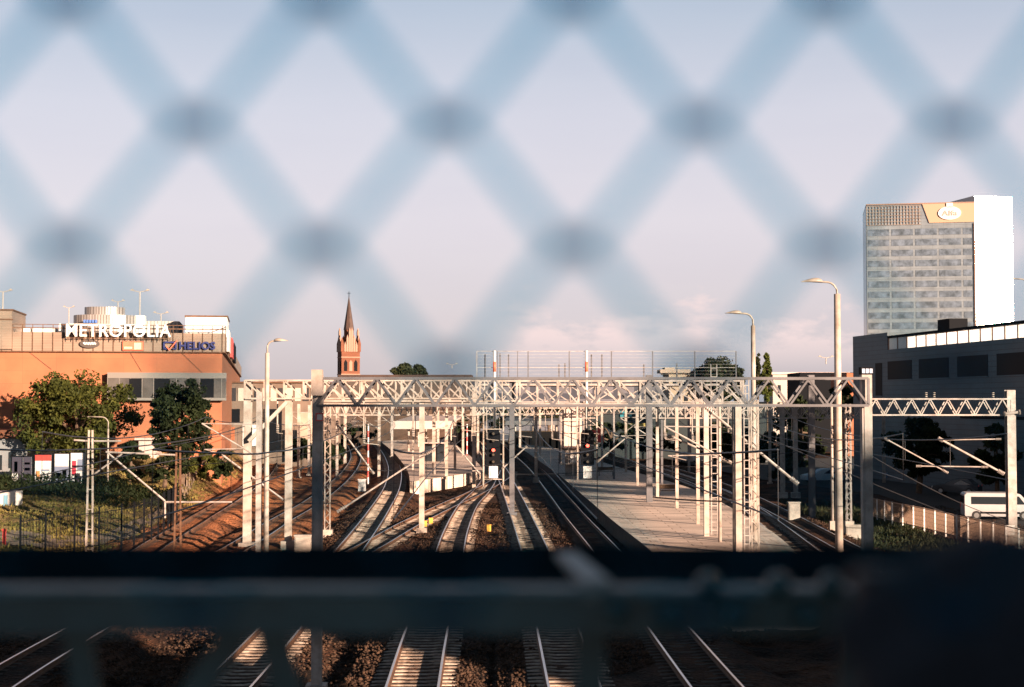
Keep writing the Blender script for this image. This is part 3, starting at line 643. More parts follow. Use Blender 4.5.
# white signal cabin
t = thing('service_tower', 'white narrow service tower with small railed landing just left of the right signal', 'service tower', (P(572, 470, 152).x, 152, 0))
X = P(572, 402, 152).x
mb = MB(); mb.box((X - .95, 151.2, P(CX, 448, 152).z), (X + .95, 152.8, P(CX, 409, 152).z)); mb.build('cabin_body', M['fascia'], t)
mb = MB(); mb.box((X - .7, 151.4, 0), (X + .7, 152.6, P(CX, 450, 152).z)); mb.build('base', M['conc'], t)
mb = MB(); z_ = P(CX, 464, 152).z; mb.box((X - 1.2, 150.6, z_), (X + 1.2, 152.9, z_ + .12))
for s in (-1.15, -.4, .4, 1.15): mb.bar((X + s, 150.65, z_), (X + s, 150.65, P(CX, 408, 152).z), .07)
for y_ in (458, 446, 432, 420): zz = P(CX, y_, 152).z; mb.bar((X - 1.15, 150.65, zz), (X + 1.15, 150.65, zz), .06)
mb.build('railing', M['cream'], t)
mb = MB(); mb.box((X - .25, 150.9, P(CX, 462, 152).z), (X + .55, 151.1, P(CX, 455, 152).z)); mb.build('sign_plate', M['white'], t)
# small trackside things
def yellow_marker(x, y_, label):
    p = G(x, y_, -.3); mb = MB(); mb.cbox((p.x, p.y, -.05), (.26, .2, .4)); mb.cbox((p.x, p.y, .17), (.3, .24, .05)); o = mb.build('track_box', mat('yellow_box', (.6, .33, .05), .6, 0, .2, 5), None, origin=(p.x, p.y, -.3)); tag(o, label, 'track box', 'small yellow track boxes')
yellow_marker(489, 532, 'small yellow track box between two sunlit tracks, alone in the middle of the ballast')
yellow_marker(431, 525, 'small yellow track box beside the rusty crossover, right one of the pair')
yellow_marker(425, 528, 'small yellow track box beside the rusty crossover, left one of the pair')
def cabinet(x, y_, w, h, label, m='conc', d=.5):
    p = G(x, y_, -.3); mb = MB(); mb.box((p.x - w / 2, p.y - d / 2, -.5), (p.x + w / 2, p.y + d / 2, h)); o = mb.build('trackside_cabinet', M[m], None, origin=(p.x, p.y, -.3)); tag(o, label, 'cabinet', 'trackside cabinets')
    mb = MB(); mb.box((p.x - w / 2 - .05, p.y - d / 2 - .05, h), (p.x + w / 2 + .05, p.y + d / 2 + .05, h + .07)); mb.build('lid', M[m], o)
    mb = MB(); mb.box((p.x - w / 2 + .06, p.y - d / 2 - .03, -.2), (p.x + w / 2 - .06, p.y - d / 2 - .002, h - .08)); mb.build('door', M[m], o)
cabinet(303, 549, .9, .45, 'squat pale cabinet beside the foot of the second left gantry column')
cabinet(362, 489, .7, .6, 'small pale cabinet by the thin red and white post left of the curved track', 'white')
cabinet(794, 521, .8, 1.0, 'pale cabinet at the foot of the mast in the dark, by the right hand tracks')
cabinet(858, 536, 1.6, .35, 'low wide sunlit concrete box beside the zigzag latticed mast')
# red/white thin posts
def banded_post(x, by, ty, label):
    p = G(x, by, -.2); Y = p.y; zt = P(x, ty, Y).z; mb = MB(); n = 9
    for i in range(n):
        mb.tube([(p.x, Y, -.3 + (zt + .3) * i / n), (p.x, Y, -.3 + (zt + .3) * (i + 1) / n)], .085, 8, mi=i % 2)
    o = mb.build('banded_post', [M['white'], M['red']], None, origin=(p.x, Y, -.3)); tag(o, label, 'marker post', 'red and white banded posts')
banded_post(368, 483, 424, 'thin red and white banded post standing left of the curved track')
banded_post(467, 462, 424, 'thin red and white banded post beside the right edge of the island platform')
p = G(4, 541, 0); z = ground_z(p.x, p.y); mb = MB(); mb.box((p.x - .1, p.y, z), (p.x + .1, p.y + .08, z + 1.0)); mb.cbox((p.x, p.y - .01, z + 1.06), (.26, .08, .12)); o = mb.build('red_post', M['red'], None, origin=(p.x, p.y, z)); tag(o, 'small red marker post by the path at the far left', 'marker post')
# ---------------------------------------------------------------- street lamps
def cobra_lamp(x, by, ty, dirpx, head_px, wpx, label, Y=None, zb=-.4, thick=1.0):
    Yl = Y or G(x, by, 0).y; X = P(x, 402, Yl).x; zt = P(CX, ty, Yl).z; w = wpx / F * Yl
    t = thing('street_lamp', label, 'street lamp', (X, Yl, zb), 'street lamps along the railway')
    z1 = P(CX, ty + 12, Yl).z if thick else zt
    mb = MB(); mb.tube([(X, Yl, zb), (X, Yl, z1)], w / 2 * 1.1, 14, r2=w / 2 * .85); mb.build('pole', M['cream'], t, True)
    s = dirpx / F * Yl; r = (zt - z1) * .9; pts = []
    sg = 1 if s > 0 else -1; rr = min(abs(s) * .3, r)
    for k in range(7): a = math.pi / 2 * k / 6; pts.append((X + sg * rr * (1 - math.cos(a)), Yl, zt - rr + rr * math.sin(a)))
    pts = [(X, Yl, z1)] + pts + [(X + s - sg * head_px / F * Yl * .5, Yl, zt + .03)]
    mb = MB(); mb.tube(pts, .05, 8); mb.build('arm', M['lampmetal'], t, True)
    hl = head_px / F * Yl; mb = MB(); vs = []; fs = []; n = 12; mR = 9
    for i in range(n + 1):
        u = i / n; wd = .17 * math.sin(math.pi * min(1, u * 1.15) ** .8) * .9 + .03; ht = (.22 * math.sin(math.pi * u ** .6) + .03) * hl / 1.3
        cx_ = X + s - sg * hl * (1 - u) + sg * 0
        for k in range(mR):
            a = math.pi * k / (mR - 1); vs.append((cx_, Yl + wd * math.cos(a), zt + ht * math.sin(a)))
    for i in range(n):
        for k in range(mR - 1): fs.append((i * mR + k, i * mR + k + 1, (i + 1) * mR + k + 1, (i + 1) * mR + k))
        fs.append((i * mR, (i + 1) * mR, (i + 1) * mR + mR - 1, i * mR + mR - 1))
    mb.add(vs, fs); mb.build('lamp_head', M['lampmetal'], t, True)
cobra_lamp(838, 566, 282, -36, 22, 7.5, 'tallest street lamp with one arm reaching left, beside the tower')
cobra_lamp(753.5, 556, 313.5, -28, 17, 5.2, 'street lamp with one arm reaching left, rising from the thick platform masts')
cobra_lamp(267, 549, 341, 21, 15, 5.0, 'street lamp left of the church, its single arm reaching right')
cobra_lamp(108.5, 0, 417, -22, 3, 2.0, 'low thin lamp with curved arm in front of the bushy tree', Y=128, zb=1.0)
cobra_lamp(1028, 0, 279, -18, 7, 3, 'street lamp cut by the right edge of the picture, beyond the tower', Y=120)
# ---------------------------------------------------------------- overhead wires
def wires(key, label, reg=(0, -1), h=(5.5, 7.1)):
    pts = TR[key][reg[0]:reg[1]]; t = thing('overhead_wire', label, 'overhead wire', (pts[0].x, pts[0].y, 5.5), 'overhead wires above the tracks')
    pp = pts[::3]
    mb = MB(); mb.tube([p + Vector((0, 0, h[0])) for p in pp], .023, 4); mb.build('contact_wire', M['wire'], t)
    mb = MB(); span = 18
    def sag(i): u = (i % span) / span; return h[1] - 1.0 * 4 * u * (1 - u) * .75
    mb.tube([p + Vector((0, 0, sag(i))) for i, p in enumerate(pp)], .028, 4); mb.build('messenger_wire', M['wire'], t)
    mb = MB()
    for i in range(0, len(pp), 3): mb.bar(pp[i] + Vector((0, 0, h[0])), pp[i] + Vector((0, 0, sag(i))), .014)
    o_ = mb.build('dropper_wires', M['wire'], t); o_['kind'] = 'stuff'
for k, nm in (('T0', 'overhead wire above the track curving past the island platform'), ('T1', 'overhead wire above the middle sunlit track'), ('T2', 'overhead wire above the straight track right of the left signal'),
              ('T3', 'overhead wire above the shaded track beside the long platform'), ('T4', 'overhead wire above the track right of the long platform'), ('T5', 'overhead wire above the outermost right track'),
              ('TL1', 'overhead wire above the leftmost track by the bank'), ('TL2', 'overhead wire above the second track from the bank')):
    wires(k, nm)
def cross_wire(p, q, label, r=.022, sag=.25):
    mb = MB(); p = Vector(p); q = Vector(q)
    mb.tube([p.lerp(q, i / 12) - Vector((0, 0, sag * 4 * (i / 12) * (1 - i / 12))) for i in range(13)], r, 4); o = mb.build('span_wire', M['wire'], None, origin=p); tag(o, label, 'span wire', 'wires strung across the tracks')
cross_wire(P(60, 471, 100), P(318, 452, 88), 'thin cable crossing the left tracks at half height of the masts')
cross_wire(P(165, 501.5, 99), P(338, 503, 90), 'cable from the dark double mast to the left gantry columns', .03, .05)
cross_wire(P(318, 470, 97), P(512, 463, 112), 'span wire between the near column and the bare grey mast')
cross_wire(P(512, 474, 112), P(649, 464, 112), 'span wire between the left and middle grey columns')
cross_wire(P(649, 464, 112), P(760, 463, 112), 'span wire from the middle grey column to the latticed masts')
cross_wire(P(653, 497, 84), P(756, 501, 78), 'low thick cable sagging across the platform masts', .04, .1)
cross_wire(P(757, 452, 112), P(812, 448, 112), 'span wire left of the right grey column')
cross_wire(P(812, 440, 112), P(884, 445, 140), 'span wire from the right grey column to the lone car park mast')
cross_wire(P(870, 455, 60), P(1006, 520, 92), 'long dark cable slanting down in front of the white van')
cross_wire(P(730, 420, 76), P(1010, 536, 96), 'long slanting cable from the platform lamp towards the right fence')
# ---------------------------------------------------------------- fences
def post_fence(label, pts, h, spacing, mpost, minfill, pw=.09, infill='rails', cat='fence', group=None):
    pts = resample(pts, .5); t = thing('fence', label, cat, tuple(pts[0]), group)
    acc = 0; last = None; ps = []
    for i in range(len(pts)):
        if i: acc += (pts[i] - pts[i - 1]).length
        if i == 0 or acc >= spacing: ps.append(pts[i]); acc = 0
    for p in ps: mb = MB(); mb.bar(p - Vector((0, 0, .3)), p + Vector((0, 0, h)), pw); mb.build('fence_post', mpost, t)
    mb = MB()
    for a, b_ in zip(ps[:-1], ps[1:]):
        if infill == 'rails':
            mb.bar(a + Vector((0, 0, h - .04)), b_ + Vector((0, 0, h - .04)), .05); mb.bar(a + Vector((0, 0, .12)), b_ + Vector((0, 0, .12)), .05)
            n = 11
            for k in range(1, n): c = a.lerp(b_, k / n); mb.bar(c + Vector((0, 0, .1)), c + Vector((0, 0, h)), .022)
            for k in range(1, 5): mb.bar(a + Vector((0, 0, h * k / 5)), b_ + Vector((0, 0, h * k / 5)), .014)
        else:
            mb.bar(a + Vector((0, 0, h * .86)), b_ + Vector((0, 0, h * .86)), .04); mb.bar(a + Vector((0, 0, .25)), b_ + Vector((0, 0, .25)), .04)
            n = 8
            for k in range(1, n): c = a.lerp(b_, k / n); mb.bar(c + Vector((0, 0, .05)), c + Vector((0, 0, h * .97)), .022, .015)
    mb.build('infill', minfill, t)
def gl(x, y_, zz): p = G(x, y_, zz); return Vector((p.x, p.y, zz))
post_fence('pale sunlit railing with white posts between the tracks and the white van', [gl(x, y_, -.35) for x, y_ in [(870, 517), (900, 524), (930, 531), (965, 540), (1000, 549), (1040, 560), (1090, 574)]], 1.45, 1.6, M['white'], mat('tan_mesh_panel', (.30, .20, .14), .8), .09)
post_fence('dark palisade fence below the grassy bank on the left', [gl(x, y_, 0.3) for x, y_ in [(20, 562), (52, 556), (90, 551), (130, 543), (165, 528), (178, 515)]], 2.3, 2.0, M['dark'], M['dark'], .08, 'pales')
# ---------------------------------------------------------------- shopping centre on the left
YC = 150.0
cor = Vector((P(222, 402, YC).x, YC, 0)); az = R(9.6)
ux = Vector((-math.cos(az), -math.sin(az), 0)); uy = Vector((-math.sin(az), math.cos(az), 0))    # along the front to the left, back along the side
mall = thing('shopping_centre', 'big orange shopping centre with beige tiled parapet behind the trees', 'building', tuple(cor))
mall.rotation_euler = (0, 0, az)
# local frame: x to the right along the front (corner = 0), y back
def lpart(mb, name, m, parent=mall): 
    o = mb.build(name, m); o.parent = parent; return o
zt_or = P(CX, 352.5, YC).z; zt_st = P(CX, 333.5, YC).z
mb = MB(); mb.box((-90, 0, -1), (0, 150, zt_or)); lpart(mb, 'orange_wall', M['orange'])
mb = MB(); mb.box((-90, -.25, zt_or + .05), (.25, 150, zt_st)); lpart(mb, 'tiled_parapet', M['beige_pan'])
mb = MB(); mb.box((-90, -.32, zt_or - .05), (.32, 150, zt_or + .06)); lpart(mb, 'dark_trim', M['rail'])
mb = MB(); x_ = 0.0
while x_ > -45:
    mb.box((x_ - .03, -.34, zt_or), (x_ + .03, -.25, zt_st + .75)); x_ -= .96
y_ = 1.5
while y_ < 60: mb.box((.25, y_ - .03, zt_or), (.34, y_ + .03, zt_st + .75)); y_ += 1.9
mb.box((-60, -.33, zt_st + .35), (.3, -.27, zt_st + .45)); mb.box((-60, -.33, zt_st + .72), (.3, -.27, zt_st + .78)); mb.box((.27, -.3, zt_st + .72), (.33, 60, zt_st + .78)); lpart(mb, 'parapet_rails', M['rail'])
# slanting joints on the orange wall
mb = MB()
for (xa, ya, xb, yb) in ((38, 352, 60, 370), (134, 353, 145, 372), (183, 353, 204, 374), (0, 397, 8, 414)):
    a = P(xa, ya, YC); b_ = P(xb, yb, YC); f = lambda v: Vector(((v.x - cor.x) / math.cos(az), -.02, v.z))
    mb.bar(f(a), f(b_), .07, .05)
lpart(mb, 'slanting_joints', M['rail'])
# dark glazed bay
def fx(px):
    m = P(px, 402, 1).x
    return (m * YC - cor.x) / (math.cos(az) - m * math.sin(az))
zb0, zb1 = P(CX, 400, YC).z, P(CX, 373.5, YC).z
mb = MB(); mb.box((fx(108), -.9, zb0), (fx(226), 1.0, zb1)); bay = lpart(mb, 'glazed_bay', mat('bay_glass', (.07, .065, .06), .12, 0, spec=.8, noise=.4, nscale=.4))
mb = MB(); x_ = fx(108)
while x_ < fx(226): mb.box((x_, -.95, zb0), (x_ + .06, -.9, zb1)); x_ += 1.1
mb.box((fx(108), -.97, zb1 - .5), (fx(226) + .05, -.905, zb1 + .05)); mb.box((fx(108), -.97, zb0 - .05), (fx(226) + .05, -.905, zb0 + .2)); lpart(mb, 'bay_frame', mat('bay_frame_grey', (.13, .12, .11), .6))
for xa, xb in ((130, 142), (155, 170), (201, 214)):
    mb = MB(); mb.box((fx(xa), -.955, zb0 + .25), (fx(xb), -.935, zb1 - .55)); lpart(mb, 'bay_opening', M['dark'])
# roof volumes
mb = MB(); mb.box((fx(184), 2, zt_st - .3), (fx(226), 12, P(CX, 316, YC).z)); o = lpart(mb, 'roof_block', M['white'])
mb = MB(); mb.box((fx(184) - .1, 1.9, P(CX, 316, YC).z), (fx(226) + .1, 12.1, P(CX, 314.5, YC).z)); lpart(mb, 'roof_block_coping', M['rail'], o)
mb = MB(); mb.box((fx(128), 5, zt_st - .3), (fx(176), 14, P(CX, 319, YC).z)); lpart(mb, 'louvre_screen', panel_mat('louvre_white', (0.3850, 0.3500, 0.3220), (0.2100, 0.1890, 0.1680), .35, 3, .6, mortar=.05))
mb = MB(); mb.box((fx(-20), -.5, zt_or + .2), (fx(12), 8, P(CX, 313, YC).z)); o = lpart(mb, 'stair_block', M['beige_pan'])
mb = MB(); mb.box((fx(-20), -.6, P(CX, 322, YC).z), (fx(12) + .1, -.5, P(CX, 321, YC).z)); mb.box((fx(-20), -.62, P(CX, 313, YC).z), (fx(13), 8, P(CX, 311.5, YC).z)); lpart(mb, 'stair_trim', M['rail'], o)
for (xa, xb, yt_) in ((13, 20, 327), (22, 45, 326), (50, 63, 322)):
    mb = MB(); mb.box((fx(xa), 6, zt_st - .3), (fx(xb), 10, P(CX, yt_, YC).z)); lpart(mb, 'roof_unit', M['white'])
# rounded tanks / drum stair heads
def rbox(mb, x0, x1, y0, y1, z0, z1, n=10):
    r = (y1 - y0) / 2; pts = []
    for k in range(n + 1): a = -math.pi / 2 + math.pi * k / n; pts.append((x1 - r + r * math.cos(a), (y0 + y1) / 2 + r * math.sin(a)))
    for k in range(n + 1): a = math.pi / 2 + math.pi * k / n; pts.append((x0 + r + r * math.cos(a), (y0 + y1) / 2 + r * math.sin(a)))
    mb.prism(pts, z0, z1)
rib = panel_mat('ribbed_metal', (0.3900, 0.3600, 0.3375), (0.1875, 0.1650, 0.1500), .28, 4, .35, .5, mortar=.05, vary=.1)
mb = MB(); rbox(mb, fx(67), fx(133), 2, 7, zt_st - .3, P(CX, 314.5, YC).z); o = lpart(mb, 'rounded_housing', rib)
mb = MB(); rbox(mb, fx(78), fx(120), 3, 6.4, P(CX, 314.5, YC).z, P(CX, 306, YC).z); lpart(mb, 'upper_housing', rib, o)
mb = MB(); mb.box((fx(66) - .05, 1.9, P(CX, 325.5, YC).z), (fx(133) + .05, 6.9, P(CX, 324, YC).z)); mb.box((fx(131), 4, zt_st), (fx(141), 6, P(CX, 314, YC).z)); lpart(mb, 'housing_shelf', M['white'], o)
# text signs
def text_mesh(txt, w, h, depth, off=0.0):
    cu = bpy.data.curves.new('t', 'FONT'); cu.body = txt; cu.size = 1; cu.extrude = .5; cu.offset = off; cu.space_character = 1.06
    ob = bpy.data.objects.new('t', cu); C.objects.link(ob); bpy.context.view_layer.update()
    dg = bpy.context.evaluated_depsgraph_get(); m_ = bpy.data.meshes.new_from_object(ob.evaluated_get(dg)); bpy.data.objects.remove(ob)
    co = np.array([v.co[:] for v in m_.vertices]); mn = co.min(0); mx_ = co.max(0)
    co = (co - mn) / (mx_ - mn); vs = [(c[0] * w, -c[2] * depth, c[1] * h) for c in co]; fs = [tuple(p.vertices) for p in m_.polygons]; bpy.data.meshes.remove(m_)
    return vs, fs
def sign_text(name, txt, px0, px1, py0, py1, ydep, m, off, label=None, cat=None, parent=None, depth=.25):
    z0 = P(CX, py1, YC).z; z1 = P(CX, py0, YC).z; x0 = fx(px0); x1 = fx(px1)
    vs, fs = text_mesh(txt, x1 - x0, z1 - z0, depth, off); mb = MB(); mb.add([(v[0], v[1], v[2]) for v in vs], fs)
    o = mb.build(name, m)
    lp = Vector((x0, ydep, z0))
    if parent: o.parent = parent; o.location = lp
    else: o.location = Matrix.Rotation(az, 3, 'Z') @ lp + cor; o.rotation_euler = (0, 0, az); tag(o, label, cat)
    return o
white_l = mat('white_letter', (.55, .53, .53), .5)
sg = thing('rooftop_sign', 'tall white capital letters standing on the roof edge of the orange building', 'sign', (0, 0, 0)); sg.location = cor; sg.rotation_euler = (0, 0, az)
sign_text('lettering', 'METROPOLIA', 66.5, 171, 325.5, 338, -.75, white_l, .008, parent=sg, depth=.3)
mb = MB(); z_ = P(CX, 339, YC).z
for k in range(20): x_ = fx(68) + (fx(170) - fx(68)) * k / 19; mb.bar((x_, -.72, z_ - .3), (x_, -.72, z_ + .9), .05); mb.bar((x_, -.72, z_ - .1), (x_, -.3, z_ - .1), .05)
mb.bar((fx(67), -.72, z_ - .02), (fx(170), -.72, z_ - .02), .06); lpart(mb, 'support_rail', M['rail'], sg)
hs = thing('wall_sign', 'dark blue cinema lettering with red tick on the beige parapet', 'sign'); hs.location = cor; hs.rotation_euler = (0, 0, az)
sign_text('lettering', 'HELIOS', 179, 215, 342, 350, -.42, M['navy'], .035, parent=hs, depth=.12)
mb = MB(); xa, xb = fx(163), fx(176.5); za, zb_ = P(CX, 350, YC).z, P(CX, 342, YC).z
for (a0, a1, c0, c1) in ((xa, xa + .17, za, zb_), (xb - .17, xb, za, zb_), (xa, xb, zb_ - .15, zb_), (xa, xa + .45, za, za + .15), (xb - .4, xb, za, za + .15)): mb.box((a0, -.54, c0), (a1, -.42, c1))
lpart(mb, 'emblem_frame', M['navy'], hs)
mb = MB(); mb.bar((xa + .3, -.58, za + .35), (xa + .6, -.58, za - .05), .16, .1); mb.bar((xa + .55, -.58, za - .08), (xb + .05, -.58, zb_ + .12), .16, .1); lpart(mb, 'red_tick', M['orangered'], hs)
# oval sign
def ellipse(mb, cx_, cz, a, b_, y0, y1, n=28):
    vs = [(cx_ + a * math.cos(2 * math.pi * k / n), yy, cz + b_ * math.sin(2 * math.pi * k / n)) for yy in (y0, y1) for k in range(n)]
    mb.add(vs, [tuple(range(n)), tuple(range(n, 2 * n))[::-1]] + [(k, (k + 1) % n, n + (k + 1) % n, n + k) for k in range(n)])
os_ = thing('wall_sign', 'dark oval sign with a white script stroke below the rooftop letters', 'sign'); os_.location = cor; os_.rotation_euler = (0, 0, az)
mb = MB(); cxx = fx(89.5); cz = P(CX, 344.8, YC).z; ellipse(mb, cxx, cz, .95, .42, -.5, -.3); lpart(mb, 'oval_board', mat('dark_brown_sign', (.05, .04, .035), .5), os_)
mb = MB(); pts = [(cxx - .6 + 1.2 * k / 16, -.53, cz + .02 + .08 * math.sin(k * 1.9)) for k in range(17)]; mb.tube(pts, .1, 6); lpart(mb, 'script_mark', white_l, os_)
rs_ = thing('wall_sign', 'orange red square sign with a pale block, between the oval sign and the blue letters', 'sign'); rs_.location = cor; rs_.rotation_euler = (0, 0, az)
mb = MB(); mb.box((fx(122.5), -.5, P(CX, 351, YC).z), (fx(143), -.3, P(CX, 342, YC).z)); lpart(mb, 'sign_board', M['orangered'], rs_)
mb = MB(); mb.box((fx(134), -.54, P(CX, 350, YC).z), (fx(141), -.505, P(CX, 343.5, YC).z)); mb.box((fx(124), -.54, P(CX, 349.5, YC).z), (fx(132), -.505, P(CX, 347.5, YC).z)); lpart(mb, 'pale_block', mat('pale_orange', (.75, .38, .26), .5), rs_)
bs_ = thing('wall_sign', 'tiny blue lettered sign on the metal housing above the rooftop letters', 'sign'); bs_.location = cor; bs_.rotation_euler = (0, 0, az)
mb = MB()
for k in range(5): mb.box((fx(80.5) + k * .28, 1.75, P(CX, 323, YC).z), (fx(80.5) + k * .28 + .2, 1.95, P(CX, 320, YC).z))
lpart(mb, 'lettering', mat('mid_blue', (.05, .12, .35), .5), bs_)
# side banners
for (ya, yb, c, lb) in ((3, 11, M['white'], 'white banner at the corner end of the side wall'), (22, 31, M['red'], 'red banner on the side wall between two pale ones'), (36, 52, M['dark'], 'dark long banner farthest along the side wall')):
    mb = MB(); mb.box((.35, ya, zt_or + .2), (.6, yb, zt_st + .5)); o = mb.build('banner', c); o.location = cor; o.rotation_euler = (0, 0, az); tag(o, lb, 'banner', 'banners on the shopping centre side wall')
# twin arm roof lamps
def twin_lamp(x, ytop, Y, armpx, label):
    p = P(x, ytop, Y); t = thing('roof_lamp', label, 'lamp', (p.x, Y, 15), 'twin armed lamps on the car park roof')
    mb = MB(); mb.tube([(p.x, Y, 14), (p.x, Y, p.z)], .07, 8); mb.build('pole', M['lampmetal'], t)
    for s in (-1, 1):
        a = armpx / F * Y * s; mb = MB(); mb.bar((p.x, Y, p.z), (p.x + a * .6, Y, p.z + .15), .08); mb.add([(p.x + a * .5, Y - .15, p.z + .1), (p.x + a, Y - .08, p.z + .22), (p.x + a, Y + .08, p.z + .22), (p.x + a * .5, Y + .15, p.z + .1), (p.x + a * .75, Y, p.z + .42)], [(0, 1, 2, 3), (0, 1, 4), (1, 2, 4), (2, 3, 4), (3, 0, 4)]); mb.build('lamp_head', M['lampmetal'], t)
twin_lamp(140, 292, 185, 10, 'tallest twin armed lamp behind the middle of the rooftop letters')
twin_lamp(118, 302, 215, 7, 'faint small twin armed lamp above the metal housing')
twin_lamp(161, 314, 215, 8, 'twin armed lamp above the last rooftop letters')
twin_lamp(69, 308, 230, 6, 'smallest twin armed lamp over the first rooftop letters')
twin_lamp(3, 292, 175, 10, 'twin armed lamp at the left edge of the picture')
twin_lamp(826, 358, 230, 8, 'distant twin armed lamp left of the dark blue building')
twin_lamp(452, 0 + 365, 260, 6, 'small distant lamp right of the tree crowns behind the gantry')
# low annex right of the mall (link building)
mb = MB(); Y = 205; an = thing('annex_building', 'pale annex with window band seen between the orange building and the left gantry', 'building', (P(260, 402, Y).x, Y, 0))
x0, x1 = P(226, 402, Y).x, P(324, 402, Y).x; mb.box((x0, Y, -1), (x1, Y + 20, P(CX, 383, Y).z)); mb.build('wall', mat('annex_render', (0.1255, 0.0930, 0.0720), .85, 0, .25, .5), an)
mb = MB(); mb.box((x0 - .2, Y - .3, P(CX, 383, Y).z), (x1 + .2, Y + 20, P(CX, 381.5, Y).z)); mb.build('roof_edge', M['rail'], an)
for k in range(11):
    xa = P(230 + k * 8.1, 402, Y).x; xb = P(236 + k * 8.1, 402, Y).x
    mb = MB(); mb.box((xa, Y - .08, P(CX, 401, Y).z), (xb, Y - .01, P(CX, 388, Y).z)); w_ = mb.build('window', mat('pale_glass', (.33, .31, .27), .25) if k % 3 else M['glass'], an)
for k, (xa, xb, ya, yb, m_) in enumerate([(228, 240, 409, 422, 'dark'), (228, 235, 427, 440, 'orange'), (264, 282, 409, 452, 'dark'), (243, 262, 425, 446, 'white'), (300, 318, 412, 444, 'beige'), (283, 299, 430, 462, 'dark'), (244, 250, 400, 409, 'dark'), (303, 307, 446, 458, 'dark')]):
    mb = MB(); mb.box((P(xa, 402, Y).x, Y - .12, P(CX, yb, Y).z), (P(xb, 402, Y).x, Y - .012, P(CX, ya, Y).z)); mb.build('doorway' if m_ == 'dark' else 'wall_panel', M[m_], an)
# ground storey stuff left: white shed, posters, awning
def bbox_building(label, cat, x0, x1, yt, Y, depth, zb, m, name, roof=None, rooft=1.5):
    xa, xb = P(x0, 402, Y).x, P(x1, 402, Y).x; t = thing(name, label, cat, ((xa + xb) / 2, Y, zb)); zt_ = P(CX, yt, Y).z
    mb = MB(); mb.box((xa, Y, zb), (xb, Y + depth, zt_)); mb.build('wall', M[m] if isinstance(m, str) else m, t)
    if roof:
        mb = MB(); mb.box((xa - .3, Y - .4, zt_ + .002), (xb + .3, Y + depth + .3, zt_ + rooft / F * Y)); mb.build('roof', M[roof], t)
    return t, xa, xb, zt_
t, xa, xb, zt_ = bbox_building('low white shed with a rusty red roof under the left tree', 'shed', -30, 26, 438, 138, 8, 0, mat('shed_white', (0.1800, 0.1800, 0.1860), .8, 0, .15, .6), 'shed', 'brick', 8)
for k, (a, c, d, e) in enumerate(((-5, 3, 470, 455), (10, 17, 468, 452))): mb = MB(); mb.box((P(a, 402, 138).x, 137.9, P(CX, d, 138).z), (P(c, 402, 138).x, 137.99, P(CX, e, 138).z)); mb.build('window', M['glass'], t)
t, xa, xb, zt_ = bbox_building('white low wall block with blue smears at the left edge, in front of the hedge', 'wall block', -25, 15, 492, 112, 2.0, 0, 'white', 'wall_block')
mb = MB(); mb.box((P(5, 402, 112).x, 111.95, P(CX, 510, 112).z), (P(9, 402, 112).x, 111.99, P(CX, 495, 112).z)); mb.build('blue_mark', mat('faded_blue', (.1, .22, .3), .7), t)
t, xa, xb, zt_ = bbox_building('pale kiosk with pinkish flat roof behind the poster boards', 'kiosk', 26, 62, 446, 142, 4, 0.5, 'white', 'kiosk', 'fascia', 4)
t, xa, xb, zt_ = bbox_building('white van shaped pavilion glimpsed under the two trees', 'pavilion', 139, 157, 440, 146, 4, 0.8, 'fascia', 'pavilion', 'fascia', 2)
# poster boards
def poster(x0, x1, y0, y1, Y, label, blocks, frame='dark'):
    xa, xb = P(x0, 402, Y).x, P(x1, 402, Y).x; za, zb_ = P(CX, y1, Y).z, P(CX, y0, Y).z; zg = ground_z((xa + xb) / 2, Y)
    t = thing('poster_board', label, 'poster board', ((xa + xb) / 2, Y, zg), 'poster boards on the bank')
    mb = MB(); mb.box((xa - .12, Y, za - .1), (xb + .12, Y + .2, zb_ + .1)); mb.build('board', M[frame], t)
    for s in (xa + .2, xb - .2): mb = MB(); mb.bar((s, Y + .1, zg - .2), (s, Y + .1, za - .1), .12); mb.build('leg', M['dark'], t)
    mb = MB(); mb.box((xa, Y - .03, za), (xb, Y - .002, zb_)); pp_ = mb.build('poster', M['white'], t)
    for (u0, u1, v0, v1, c) in blocks:
        mb = MB(); mb.box((xa + (xb - xa) * u0, Y - .05, za + (zb_ - za) * v0), (xa + (xb - xa) * u1, Y - .032, za + (zb_ - za) * v1)); mb.build('printed_patch', c, pp_)
pk = mat('print_dark', (.04, .035, .05), .5); pb = mat('print_bluegrey', (.16, .18, .25), .5); po_ = mat('print_orange', (.55, .2, .07), .5); pr = mat('print_crimson', (.4, .03, .05), .5)
poster(13, 24, 457, 487, 131, 'dark poster board with a pale figure, leftmost of the row', [(0, 1, .45, 1, pk), (.55, 1, 0, .45, pk), (.2, .5, .5, .85, M['conc'])])
poster(24.6, 32.5, 457, 487, 131, 'dark poster board with stacked bars, second of the row', [(0, 1, 0, 1, pk), (.1, .8, .75, .82, po_), (.1, .8, .55, .64, M['white']), (.1, .8, .35, .43, po_), (.1, .8, .15, .24, M['white'])])
poster(36, 52, 455, 487, 131, 'white poster with red top and bottom bands on the board row', [(0, 1, .82, 1, M['red']), (0, 1, 0, .14, M['red']), (.1, .3, .25, .5, po_), (.55, .9, .25, .32, pk), (.4, .9, .5, .55, pb)])
poster(55.5, 69.5, 454, 485, 131.2, 'pale poster with a blue grey picture in its middle', [(0, 1, .15, .6, pb), (.1, .5, .2, .4, pk), (.55, .85, .3, .5, M['conc'])])
poster(71.5, 85, 453, 484, 131.4, 'white poster with scattered dark and red patches, rightmost of the row', [(.1, .4, .3, .75, pr), (.5, .9, .45, .8, pb), (.3, .7, .05, .35, pk), (.1, .9, .55, .6, pk)])
p = G(137.5, 475, .9); zg = ground_z(p.x, p.y)
